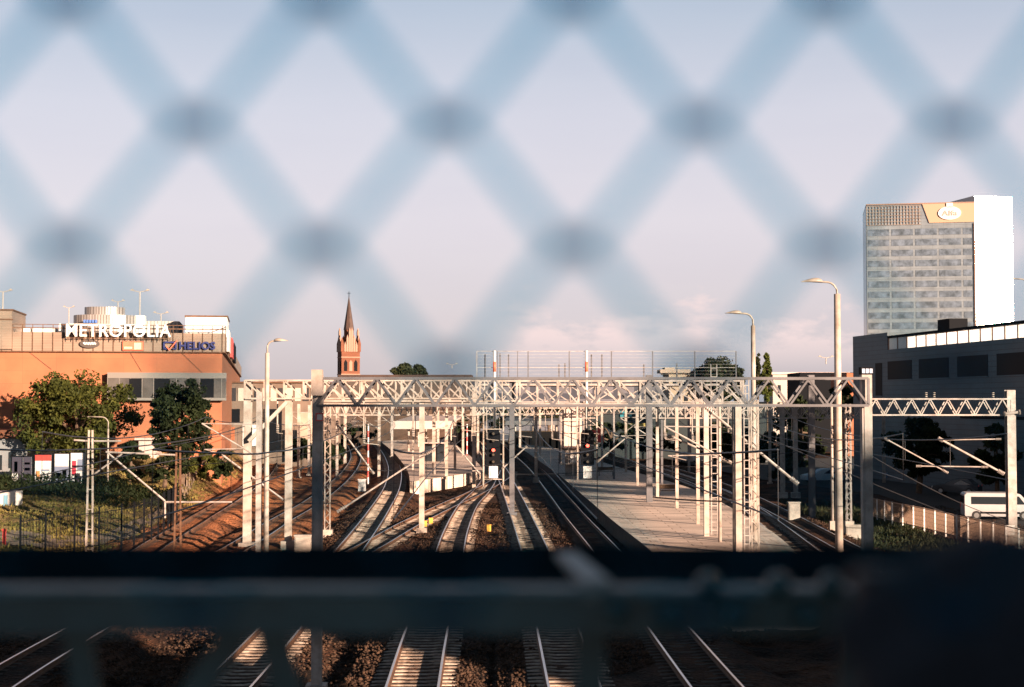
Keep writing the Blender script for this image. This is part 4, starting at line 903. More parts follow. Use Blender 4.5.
mb = MB(); mb.box((p.x - .75, p.y - .5, zg), (p.x + .75, p.y + .5, zg + 1.15)); o = mb.build('waste_container', M['orangered'], None, origin=(p.x, p.y, zg)); tag(o, 'orange red waste container on the grass under the trees', 'container')
mb = MB(); mb.add([(p.x - .8, p.y - .55, zg + 1.15), (p.x + .8, p.y - .55, zg + 1.15), (p.x + .8, p.y + .55, zg + 1.15), (p.x - .8, p.y + .55, zg + 1.15), (p.x - .8, p.y, zg + 1.4), (p.x + .8, p.y, zg + 1.4)], [(0, 1, 2, 3), (0, 1, 5, 4), (3, 4, 5, 2), (0, 4, 3), (1, 2, 5)]); mb.build('lid', M['orangered'], o)
p = G(217, 473, .6); mb = MB(); zg = ground_z(p.x, p.y); mb.bar((p.x, p.y, zg), (p.x, p.y, zg + 1.6), .06); o = mb.build('small_sign', M['dark'], None, origin=(p.x, p.y, zg)); tag(o, 'small white square sign on a thin post in the sunlit grass', 'sign'); mb = MB(); mb.cbox((p.x, p.y - .06, zg + 1.5), (.4, .05, .4)); mb.build('plate', M['white'], o)
# ---------------------------------------------------------------- church
YCH = 520.0
ch = thing('church_tower', 'slender brick church tower with tall brown spire on the horizon', 'church', (P(348.5, 402, YCH).x, YCH, -1)); k_ = YCH / F
ch.rotation_euler = (0, 0, R(19))
hw = 9.3 * k_ ; zb_t = P(CX, 352, YCH).z + 1
mb = MB(); mb.box((-hw, -hw, 0), (hw, hw, zb_t)); w_ = lpart(mb, 'brick_tower', M['brick'], ch)
palm = mat('church_pale_trim', (0.2232, 0.1395, 0.1023), .8)
for s in (-1, 1):
    for i, dx in enumerate((-.55, 0, .55)):
        for lv in (366, 384, 400):
            zc = P(CX, lv, YCH).z + 1
            for (nx, ny) in ((0, -1), (-1, 0)):
                if s == 1: continue
                cx_ = dx * hw; m_ = MB(); d = hw + .05
                if ny: m_.box((cx_ - .55, -d - .1, zc - 1.8), (cx_ + .55, -d, zc + 1.2)); m_.add([(cx_ - .55, -d - .1, zc + 1.2), (cx_ + .55, -d - .1, zc + 1.2), (cx_, -d - .1, zc + 2.1), (cx_ - .55, -d, zc + 1.2), (cx_ + .55, -d, zc + 1.2), (cx_, -d, zc + 2.1)], [(0, 1, 2), (3, 5, 4), (0, 2, 5, 3), (1, 4, 5, 2)])
                else: m_.box((-d - .1, cx_ - .5, zc - 1.8), (-d, cx_ + .5, zc + 1.5))
                lpart(m_, 'window', M['dark'] if abs(dx) > .1 else palm, ch)
mb = MB(); 
for (a, z0) in ((358.0, 0), (375.0, 0)): z_ = P(CX, a, YCH).z + 1; mb.box((-hw - .12, -hw - .12, z_), (hw + .12, hw + .12, z_ + .35))
lpart(mb, 'string_course', palm, ch)
# stepped gables and pinnacles
for (nx, ny) in ((0, -1), (0, 1), (-1, 0), (1, 0)):
    mb = MB()
    for j, (u, hgt) in enumerate(((-.62, 2.2), (-.37, 4.6), (-.12, 7.0), (.12, 7.0), (.37, 4.6), (.62, 2.2))):
        c = u * hw; w2 = .34
        if ny: mb.box((c - w2, ny * hw - .3 + (.0 if ny < 0 else -.0), zb_t), (c + w2, ny * hw + .3, zb_t + hgt)); mb.add([(c - w2, ny * hw - .3, zb_t + hgt), (c + w2, ny * hw - .3, zb_t + hgt), (c + w2, ny * hw + .3, zb_t + hgt), (c - w2, ny * hw + .3, zb_t + hgt), (c, ny * hw, zb_t + hgt + 1.4)], [(0, 1, 4), (1, 2, 4), (2, 3, 4), (3, 0, 4)])
        else: mb.box((nx * hw - .3, c - w2, zb_t), (nx * hw + .3, c + w2, zb_t + hgt)); mb.add([(nx * hw - .3, c - w2, zb_t + hgt), (nx * hw + .3, c - w2, zb_t + hgt), (nx * hw + .3, c + w2, zb_t + hgt), (nx * hw - .3, c + w2, zb_t + hgt), (nx * hw, c, zb_t + hgt + 1.4)], [(0, 1, 4), (1, 2, 4), (2, 3, 4), (3, 0, 4)])
    if ny: mb.add([(-hw * .75, ny * hw - .1, zb_t), (hw * .75, ny * hw - .1, zb_t), (0, ny * hw - .1, zb_t + 6.3)], [(0, 1, 2)])
    else: mb.add([(nx * hw, -hw * .75, zb_t), (nx * hw, hw * .75, zb_t), (nx * hw, 0, zb_t + 6.3)], [(0, 1, 2)])
    lpart(mb, 'stepped_gable', palm, ch)
for sx in (-1, 1):
    for sy in (-1, 1):
        mb = MB(); mb.cbox((sx * hw * .93, sy * hw * .93, zb_t + 1.4), (1.0, 1.0, 2.8)); z_ = zb_t + 2.8; x_, y_ = sx * hw * .93, sy * hw * .93
        mb.add([(x_ - .5, y_ - .5, z_), (x_ + .5, y_ - .5, z_), (x_ + .5, y_ + .5, z_), (x_ - .5, y_ + .5, z_), (x_, y_, z_ + 2.4)], [(0, 1, 4), (1, 2, 4), (2, 3, 4), (3, 0, 4)]); lpart(mb, 'pinnacle', M['brick'], ch)
zd = P(CX, 330, YCH).z + 1; ztp = P(CX, 297, YCH).z + 1
mb = MB(); mb.tube([(0, 0, zb_t - 1), (0, 0, zd)], 4.9 * k_ * 1.0, 8, r2=4.9 * k_); lpart(mb, 'octagon_drum', M['brick'], ch)
mb = MB(); mb.tube([(0, 0, zd), (0, 0, ztp)], 5.4 * k_, 8, r2=.12); lpart(mb, 'spire', M['spire'], ch)
mb = MB(); mb.tube([(0, 0, ztp), (0, 0, ztp + 1.9)], .12, 6); mb.bar((-.6, 0, ztp + 1.3), (.6, 0, ztp + 1.3), .14); lpart(mb, 'cross', M['dark'], ch)
# ---------------------------------------------------------------- tower block on the right
YT = 450.0; tw = thing('office_tower', 'tall pale glass office tower with a beige crown panel', 'office tower', (P(868, 402, YT).x, YT, -1)); taz = R(-11); tw.rotation_euler = (0, 0, taz)
kt = YT / F; wT = 104.5 * kt / math.cos(taz) * .985; zT = P(CX, 205.5, YT).z + 1
span_m = panel_mat('tower_spandrel', (0.2131, 0.2480, 0.2754), (0.1439, 0.1653, 0.1815), 3.2, 1.0, .35, .35, mortar=.05, vary=.1)
mb = MB(); mb.box((0, 0, 0), (wT, 24, zT)); lpart(mb, 'facade', [span_m], tw)
glassT = mat('tower_glass', (0.2025, 0.2475, 0.2970), .25, 0.6, .5, .45, col2=(0.0878, 0.1087, 0.1237), spec=.6)
fl = 3.12; z_ = zT - 7.3; r_ = 0
while z_ > 20:
    x_ = .4
    while x_ < wT - 1.0:
        w2 = min(6.6, wT - .5 - x_); mb = MB(); mb.box((x_, -.07, z_ - 1.95), (x_ + w2 - .35, -.005, z_ - .05)); o = lpart(mb, 'window_strip', glassT, tw)
        x_ += 6.9
    r_ += 1; z_ -= fl
mb = MB(); 
x_ = 0
while x_ < 16: mb.box((x_, -.25, zT - 6.1), (x_ + .12, -.1, zT - .3)); x_ += .9
for q in range(7): mb.box((0, -.26, zT - 6.1 + q * .95), (16, -.12, zT - 6.0 + q * .95))
lpart(mb, 'crown_grille', mat('grille_tan', (0.2400, 0.1860, 0.1500), .6), tw)
mb = MB(); xA = wT - 50.5 * kt; vs = [(xA, -.3, zT), (wT, -.3, zT), (wT, -.3, zT - 5.7), (xA + 2.0, -.3, zT - 5.7)]
mb.add(vs + [(a, -.05, c) for a, b_, c in vs], [(0, 1, 2, 3), (4, 7, 6, 5), (0, 4, 5, 1), (1, 5, 6, 2), (2, 6, 7, 3), (3, 7, 4, 0)]); lpart(mb, 'crown_panel', mat('crown_beige', (0.3360, 0.2240, 0.1540), .6), tw)
mb = MB(); mb.box((-.05, -.35, zT), (wT, 24, zT + .35)); mb.box((wT - .4, -.4, 0), (wT, -.02, zT - 6)); lpart(mb, 'edge_trim', mat('trim_brown', (.20, .13, .10), .5), tw)
mb = MB(); mb.box((-.12, .1, 0), (-.01, 23.9, zT - .3)); lpart(mb, 'side_glass', mat('blue_side_glass', (.05, .09, .14), .2, spec=.8), tw)
for (cx_, cz_, a, b2) in [(wT - 25 * kt + .2, zT - 2.9, 3.3, 2.0)]:
    st_ = thing('tower_emblem', 'white oval emblem with a small block on top, on the beige crown panel', 'emblem'); st_.location = tw.location; st_.rotation_euler = (0, 0, taz)
    mb = MB(); ellipse(mb, cx_, cz_, a, b2, -.6, -.33); mb.box((cx_ - .9, -.6, cz_ + b2 - .4), (cx_ + .9, -.35, cz_ + b2 + 1.0)); lpart(mb, 'oval_board', white_l, st_)
    vs, fs = text_mesh('Alfa', 4.4, 1.6, .12, .02); mb = MB(); mb.add([(v[0] + cx_ - 2.2, v[1] - .62, v[2] + cz_ - .8) for v in vs], fs); lpart(mb, 'lettering', mat('grey_letters', (.33, .28, .25), .6), st_)
t2 = thing('glass_block', 'narrow glass block blazing with reflected sun, joined to the tower at right', 'glass block', (P(973.5, 402, YT).x, YT - 3, -1)); 
dv = Vector((P(993, 300, YT).x, YT, 26)).normalized(); hn = (Vector((sv.x, sv.y, 0)).normalized() - Vector((dv.x, dv.y, 0)).normalized()).normalized(); baz = math.atan2(hn.x, -hn.y)
t2.rotation_euler = (0, 0, baz); zG = P(CX, 197, YT).z + 1; wG = 40.5 * kt / math.cos(baz - math.atan2(-dv.x, dv.y) * 0)
gsun = mat('mirror_glass', (.90, .86, .84), .24, 1.0)
mb = MB(); mb.box((0, 0, 0), (wG, 16, zG)); lpart(mb, 'block_core', M['white'], t2)
mb = MB(); mb.box((.05, -.2, 1), (wG - .05, -.05, zG - .1)); lpart(mb, 'mirror_front', gsun, t2)
mb = MB(); z_ = 4
while z_ < zG: mb.box((0, -.24, z_), (wG, -.2, z_ + .16)); z_ += 3.12
for k in range(1, 6): mb.box((wG * k / 6 - .05, -.235, 1), (wG * k / 6 + .05, -.2, zG))
lpart(mb, 'floor_lines', M['rail'], t2)
# ---------------------------------------------------------------- dark blue building on the right
d_ = Vector((-.1302, .9915, 0)); B0 = Vector((P(888, 402, 165).x, 165, 0))
angw = math.atan2(-d_.y, -d_.x)      # local x runs from the far end towards the viewer
db = thing('dark_blue_building', 'dark blue grey panelled building with a bright glazed strip under its roof', 'building'); db.location = B0; db.rotation_euler = (0, 0, angw)
# local: x = s towards viewer, y: +90deg from x => which side?
side = 1 if (Matrix.Rotation(angw, 3, 'Z') @ Vector((0, 1, 0))).x > 0 else -1
def dbx(mb, s0, s1, dep0, dep1, z0, z1):
    a, b_ = sorted((side * dep0, side * dep1)); mb.box((s0, a, z0), (s1, b_, z1)); return mb
SL = 66
mb = dbx(MB(), -10.7, 0, 0, 14, -1, 15.85); dbx(mb, 0.003, SL, 0, 26, -1, 13.95); lpart(mb, 'panelled_wall', M['navy_pan'], db)
mb = dbx(MB(), 0, SL, -.02, .35, 15.2, 15.47); lpart(mb, 'roof_rail', M['dark'], db)
clr = mat('translucent_panel', (.85, .80, .78), .5, trans=.8)
s_ = .1; k = 0
while s_ < SL - 2:
    mb = MB(); yq = side * .14; mb.add([(s_ + .08, yq, 13.96), (s_ + 2.45, yq, 13.96), (s_ + 2.45, yq, 15.2), (s_ + .08, yq, 15.2)], [(0, 1, 2, 3)]); lpart(mb, 'translucent_pane', clr, db)
    mb = dbx(MB(), s_ - .06, s_ + .06, .05, .25, 13.95, 15.2); lpart(mb, 'mullion', mat('mullion_brown', (.25, .15, .11), .6) if k == 0 else bpy.data.materials['mullion_brown'], db); s_ += 2.55; k += 1
def s_at(px):  # distance along the wall for a picture column
    m = (px - CX) / F; return (m * 165 / math.cos(0) - B0.x) / (.1302 - m * -.9915 * -1 * -1) if False else (B0.x - m * 165) / (-.1302 - m * .9915) * 1.0
def s_for(px):
    m = (px - CX) / F     # (Bx + .1302 s) = m (165 - .9915 s)
    return (m * 165 - B0.x) / (.1302 + m * .9915)
for (xa, xb, z0, z1) in ((875.5, 882, 8.9, 12.55), (887.8, 912, 10.65, 12.65), (919, 949, 10.65, 12.65), (957.5, 988, 10.65, 12.65), (997, 1040, 10.65, 12.65)):
    sa, sb = s_for(xa), s_for(xb); mb = dbx(MB(), sa, sb, -.03, .2, z0, z1); w_ = lpart(mb, 'window', mat('recess_glass', (.003, .004, .006), .6, spec=.1), db)
    mb = dbx(MB(), sa - .08, sb + .08, -.07, .1, z0 - .12, z0); lpart(mb, 'sill', M['navy_pan'], w_)
mb = dbx(MB(), s_for(960), s_for(1024), -.04, .1, 6.6, 6.9); lpart(mb, 'ledge', M['dark'], db)
mb = dbx(MB(), s_for(876), s_for(881), -.04, .1, 7.6, 8.6); lpart(mb, 'pale_vent', M['conc'], db)
mb = dbx(MB(), 6.5, 9.5, 3, 5, 13.9, 16.9); tag_o = lpart(mb, 'roof_unit', M['dark'], db)
# ---------------------------------------------------------------- added unseen blocks; they shade the bridge, and their gap lights the near tracks
for (xa, xb, hh, lb) in ((22, 71.6, 31.0, 'added unseen shade block behind the bridge, the one nearer the tracks'), (91, 136, 31.0, 'added unseen shade block behind the bridge, farther from the tracks')):
    t = thing('shade_block', lb, 'building', (xa, -40, -1)); mb = MB(); mb.box((xa, -54, -1), (xb, -40, hh)); mb.build('wall', M['beige'], t)
    mb = MB(); mb.box((xa - .3, -54.3, hh), (xb + .3, -39.7, hh + .4)); mb.build('roof', M['roofgrey'], t)
    for fl_ in range(10):
        for k in range(int((xb - xa) / 3.4)):
            if (fl_ + k) % 3: continue
            mb = MB(); x_ = xa + 1.2 + k * 3.4; mb.box((x_, -39.99, 1.2 + fl_ * 3), (x_ + 1.5, -39.95, 2.6 + fl_ * 3)); mb.build('window', M['glass'], t)
C0 = Vector((77.5, 66.6, -1)); t = thing('shade_block', 'added unseen tall block to the right whose shadow falls over the far platforms', 'building', C0); t.rotation_euler = (0, 0, R(40))  # added out of view to cast shade on the far platforms
lpart(MB().box((0, -14, 0), (46, 0, 25.5)), 'wall', M['beige'], t); lpart(MB().box((-.3, -14.3, 25.5), (46.3, .3, 25.8)), 'roof', M['roofgrey'], t)
for fl_ in range(7):
    for k in range(13):
        if (fl_ * 2 + k) % 3: lpart(MB().box((1.2 + k * 3.4, .01, 1.5 + fl_ * 3.1), (2.8 + k * 3.4, .05, 3.0 + fl_ * 3.1)), 'window', M['glass'], t)
# ---------------------------------------------------------------- far buildings and station
def fb(label, x0, x1, yt, yb, Y, m, roof=None, name='building', depth=12, windows=None):
    xa, xb = P(x0, 402, Y).x, P(x1, 402, Y).x; z0 = -1; zt_ = P(CX, yt, Y).z; t = thing(name, label, 'building', ((xa + xb) / 2, Y, z0))
    mb = MB(); mb.box((xa, Y, z0), (xb, Y + depth, zt_)); mb.build('wall', m, t)
    if roof: mb = MB(); mb.box((xa - .4, Y - .4, zt_ + .002), (xb + .4, Y + depth + .4, zt_ + .5)); mb.build('roof', roof, t)
    for (a, b_, c, d) in windows or []:
        mb = MB(); mb.box((P(a, 402, Y).x, Y - .06, P(CX, d, Y).z), (P(b_, 402, Y).x, Y - .005, P(CX, c, Y).z)); mb.build('window', M['glass'], t)
    return t
whw = mat('warm_white_wall', (0.3750, 0.3150, 0.2775), .8, 0, .1, .3)
fb('long low white building with flat roof behind the poplars on the right', 773, 848, 374.5, 0, 330, whw, M['fascia'], windows=[(778, 781, 385, 393)])
t = fb('beige tall building with overhanging roof behind the right half of the wire screens', 669, 701, 374, 0, 300, mat('beige_wall2', (0.2940, 0.2310, 0.1680), .8, 0, .15, .4), M['beige'], windows=[(673, 677, 380, 386), (684, 688, 380, 386), (673, 677, 395, 401), (684, 688, 395, 401)])
xa, xb = P(660, 402, 300).x, P(690, 402, 300).x; mb = MB(); mb.box((xa, 299, P(CX, 373, 300).z), (xb, 306, P(CX, 369.5, 300).z)); mb.box((xa + 1, 300, P(CX, 369.5, 300).z), (xb - 3, 305, P(CX, 367.5, 300).z)); mb.build('upper_roof', M['beige'], t)
teal = mat('shade_teal_front', (.003, .011, .014), .7, 0, .3, .4)  # shade that misses this front is put into its near-black colour
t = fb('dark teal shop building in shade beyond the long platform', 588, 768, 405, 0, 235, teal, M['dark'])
mb = MB(); mb.box((P(620, 402, 235).x, 234.8, P(CX, 418, 235).z), (P(632, 402, 235).x, 234.99, P(CX, 411, 235).z)); mb.build('blue_window', mat('blue_pane', (.03, .16, .20), .3), t)
mb = MB(); mb.box((P(629, 402, 234).x, 233.8, P(CX, 427, 234).z), (P(645, 402, 234).x, 234, P(CX, 423.5, 234).z)); o = mb.build('shop_sign', mat('mustard', (.42, .33, .10), .5), None, origin=(P(637, 402, 234).x, 233.9, P(CX, 425, 234).z)); tag(o, 'narrow mustard yellow sign board on the dark teal building', 'sign')
mb = MB(); Xr = P(600, 402, 200).x; za, zb_ = P(CX, 444, 200).z, P(CX, 430, 200).z; mb.cbox((Xr, 200, (za + zb_) / 2 + .2), (1.0, .2, zb_ - za)); mb.cbox((Xr - .55, 200, zb_ - .25), (.9, .22, .5)); mb.bar((Xr + .3, 200, 0.7), (Xr + .3, 200, za + .3), .1); o = mb.build('hanging_sign', M['red'], None, origin=(Xr, 200, za)); tag(o, 'bright red hooked sign in the shade right of the right signal', 'sign')
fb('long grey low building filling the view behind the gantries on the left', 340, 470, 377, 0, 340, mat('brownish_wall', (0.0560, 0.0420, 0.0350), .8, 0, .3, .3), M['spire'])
fb('blue grey office row seen through the bracing of the mid gantry', 470, 672, 379.5, 0, 360, panel_mat('office_band', (0.1000, 0.1000, 0.1210), (0.0250, 0.0300, 0.0440), 5, 3.2, .5, mortar=.7, vary=.3), M['roofgrey'])
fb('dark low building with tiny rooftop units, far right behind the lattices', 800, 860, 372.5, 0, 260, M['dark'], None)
fb('small orange brick roof box next to the dark blue building', 847, 856, 373, 0, 240, M['orange'], None)
# canopies
def canopy(label, x0, x1, yt, yb, Y, depth, cols, roofm, fasc, curved=False):
    xa, xb = P(x0, 402, Y).x, P(x1, 402, Y).x; zt_, zb_ = P(CX, yt, Y).z, P(CX, yb, Y).z; t = thing('platform_canopy', label, 'platform canopy', ((xa + xb) / 2, Y, .7))
    mb = MB(); mb.box((xa, Y, zb_), (xb, Y + .3, zt_)); mb.build('fascia', fasc, t)
    mb = MB(); mb.add([(xa, Y + .3, zt_ - .1), (xb, Y + .3, zt_ - .1), (xb, Y + depth, zt_ + .5), (xa, Y + depth, zt_ + .5), (xa, Y + .3, zt_ - .3), (xb, Y + .3, zt_ - .3), (xb, Y + depth, zt_ + .2), (xa, Y + depth, zt_ + .2)], [(0, 1, 2, 3), (4, 7, 6, 5), (0, 4, 5, 1), (1, 5, 6, 2), (2, 6, 7, 3), (3, 7, 4, 0)]); mb.build('roof', roofm, t)
    for i in range(cols):
        for yy in (Y + 1.5, Y + depth * .5, Y + depth - 2):
            X = xa + (xb - xa) * (i + .5) / cols; mb = MB(); mb.tube([(X, yy, .3), (X, yy, zb_)], .16, 8); mb.build('column', M['cream'], t)
    return t
canopy('pale pink edged canopy over the island platform, at the left', 393, 453, 421, 429, 225, 50, 2, M['fascia'], M['fascia'])
canopy('grey roofed canopy with cream lit edge in the middle distance', 505, 567, 421, 425, 265, 40, 3, M['roofgrey'], M['roofgrey'])
t = fb('sunlit cream station front with dark posts below the grey canopy', 513, 568, 432, 0, 262, mat('station_cream', (0.3850, 0.2660, 0.1680), .7, 0, .2, .6))
for k in range(8): a = 516 + k * 6.6; mb = MB(); mb.box((P(a, 402, 262).x, 261.8, 0), (P(a + 2.2, 402, 262).x, 261.95, P(CX, 438, 262).z)); mb.build('doorway', M['dark'], t)
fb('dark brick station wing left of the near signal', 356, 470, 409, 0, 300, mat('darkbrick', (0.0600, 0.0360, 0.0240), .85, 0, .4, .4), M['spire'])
# platform furniture
for i, (x_, y_, lb) in enumerate([(433, 462, 'small shelter on the island platform under its pale canopy'), ]):
    p = G(x_, y_, PZ); t = thing('shelter', lb, 'shelter', (p.x, p.y, PZ)); mb = MB(); mb.box((p.x - 1.6, p.y, PZ + 2.3), (p.x + 1.6, p.y + 1.4, PZ + 2.42)); mb.build('roof', M['fascia'], t)
    mb = MB(); mb.box((p.x - 1.5, p.y + 1.3, PZ), (p.x + 1.5, p.y + 1.36, PZ + 2.3)); mb.build('back_wall', M['glass'], t)
    for s in (-1.45, 1.45): mb = MB(); mb.bar((p.x + s, p.y + .1, PZ), (p.x + s, p.y + .1, PZ + 2.3), .08); mb.build('leg', M['cream'], t)
# ---------------------------------------------------------------- vehicles
def car(x, y_, heading, label, col, L_=4.3, H_=1.45, Wd=1.75, van=False, Y=None, zb=-.38, group='cars parked in the shade'):
    p = G(x, y_, zb) if Y is None else Vector((P(x, 402, Y).x, Y, zb)); t = thing('white_van' if van and L_ > 4.8 else 'parked_car', label, 'van' if van else 'car', (p.x, p.y, zb), group); t.rotation_euler = (0, 0, heading)
    h = L_ / 2
    if van: prof = [(-h, .35), (-h, H_ * .93), (-h + .15, H_), (h - 1.45, H_), (h - 1.1, H_ * .96), (h - .35, H_ * .56), (h - .05, H_ * .48), (h, .35)]
    else: prof = [(-h, .4), (-h + .03, .78), (-h + .35, .92), (-h + .95, H_ * .97), (-h + 1.7, H_), (h - 2.0, H_ * .97), (h - 1.15, .95), (h - .15, .78), (h, .5), (h - .02, .3)]
    prof = [(prof[0][0] + .05, .25)] + prof + [(prof[-1][0] - .05, .25)]
    n = len(prof); vs = []; fs = []
    for k, (yy, sc) in enumerate(((-1, .93), (-.93, 1), (.93, 1), (1, .93))):
        for a, c in prof:
            tum = 1 - max(0, (c - .9)) * (.05 if van else .16); vs.append((a * (1 if abs(yy) < .95 else .985), yy * Wd / 2 * tum, c if c < .5 else .5 + (c - .5) * (1 if abs(yy) < .95 else .97)))
    for r_ in range(3):
        for k in range(n): k2 = (k + 1) % n; fs.append((r_ * n + k, r_ * n + k2, (r_ + 1) * n + k2, (r_ + 1) * n + k))
    fs += [tuple(range(n)), tuple(range(3 * n, 4 * n))[::-1]]
    mb = MB(); mb.add(vs, fs); mb.build('body', col).parent = t
    g = MB()
    for s in (-1, 1):
        yy = s * (Wd / 2 * (.985 if van else .965) + .012)
        if van: quads = [((-h + .5, H_ * .58), (h - 1.9, H_ * .58), (h - 1.9, H_ * .86), (-h + .5, H_ * .86)), ((h - 1.75, H_ * .58), (h - .75, H_ * .58), (h - 1.2, H_ * .88), (h - 1.75, H_ * .88))]
        else: quads = [((-h + .6, .93), (h - 1.4, .93), (h - 2.05, H_ * .93), (-h + 1.1, H_ * .93))]
        for q in quads:
            vs = [(a, yy - s * max(0, c - .9) * (.02 if van else .12), c) for a, c in q] + [(a, yy - s * .04 - s * max(0, c - .9) * (.02 if van else .12), c) for a, c in q]
            g.add(vs, [(0, 1, 2, 3), (4, 7, 6, 5), (0, 4, 5, 1), (1, 5, 6, 2), (2, 6, 7, 3), (3, 7, 4, 0)])
    if van: q = [(h - 1.02, H_ * .93), (h - .42, H_ * .60)]
    else: q = [(h - 1.98, H_ * .95), (h - 1.2, .98)]
    w2 = Wd / 2 * .84; g.add([(q[0][0] + .02, -w2 * .93, q[0][1] + .02), (q[0][0] + .02, w2 * .93, q[0][1] + .02), (q[1][0] + .02, w2, q[1][1] + .02), (q[1][0] + .02, -w2, q[1][1] + .02)], [(0, 1, 2, 3)])
    if not van: g.add([(-h + .93, -w2 * .9, H_ * .94), (-h + .93, w2 * .9, H_ * .94), (-h + .36, w2, .96), (-h + .36, -w2, .96)], [(0, 1, 2, 3)])
    else: g.add([(-h - .01, -w2, H_ * .6), (-h - .01, w2, H_ * .6), (-h - .01, w2 * .95, H_ * .88), (-h - .01, -w2 * .95, H_ * .88)], [(0, 1, 2, 3)])
    g.build('windows', M['glass']).parent = t
    for sx in (-h + .85, h - .85):
        for s in (-1, 1):
            w = MB(); w.tube([(sx, s * (Wd / 2 - .2), .32), (sx, s * (Wd / 2 + .015), .32)], .33, 18); wo_ = w.build('wheel', M['rubber']); wo_.parent = t
            w = MB(); w.tube([(sx, s * (Wd / 2 + .0), .32), (sx, s * (Wd / 2 + .03), .32)], .19, 12); w.build('rim', M['rim']).parent = wo_
    for s in (-1, 1):
        w = MB(); w.cbox((-h + .0, s * Wd * .4, .85 if not van else 1.0), (.06, .18, .16 if not van else .4)); w.build('tail_light', M['red']).parent = t
        w = MB(); w.cbox((h - .06, s * Wd * .38, .66), (.14, .3, .14)); w.build('headlight', M['white']).parent = t
    if van: w = MB(); [w.cbox((0, s * (Wd / 2 + .01), .52), (L_ * .55, .03, .14)) for s in (-1, 1)]; w.build('side_trim', M['dark']).parent = t
    return t
vw = mat('van_white', (0.3272, 0.3272, 0.3392), .35, 0, .06, 2)
v = car(998, 519, R(-8), 'white van parked behind the sunlit railing at the right', vw, 5.05, 1.95, 1.9, True); del v['group']
sil = mat('car_silver', (0.4620, 0.5700, 0.6400), .35, .2); dk = mat('car_dark', (0.0280, 0.0375, 0.0480), .25); bl = mat('car_blue', (0.0800, 0.1440, 0.2240), .3); gy2 = mat('car_grey', (0.3840, 0.4096, 0.4352), .3)
car(957, 494, R(150), 'dark car right behind the rear of the white van', dk)
car(906, 480, R(-15), 'dark blue car half hidden behind the right gantry arm bracket', bl)
car(822, 482, R(-170), 'silver car in the dark beside the tall street lamp', sil)
car(688, 462, R(5), 'blue grey car in shade behind the cream platform masts', gy2, zb=-.38)
car(672, 452, R(-10), 'dark blue car farthest back in the shaded car park behind the platform', bl, zb=-.38)
t = car(695, 449, R(70), 'white panel van parked facing away in the shade behind the platform', sil, 4.6, 2.1, 1.9, True)
car(930, 470, R(0), 'grey car parked close to the dark blue building', gy2)
car(776, 463, R(170), 'dark car under the trees left of the tall street lamp', dk)
car(150, 468, R(20), 'silver car glimpsed under the round dark tree', sil, zb=.9)
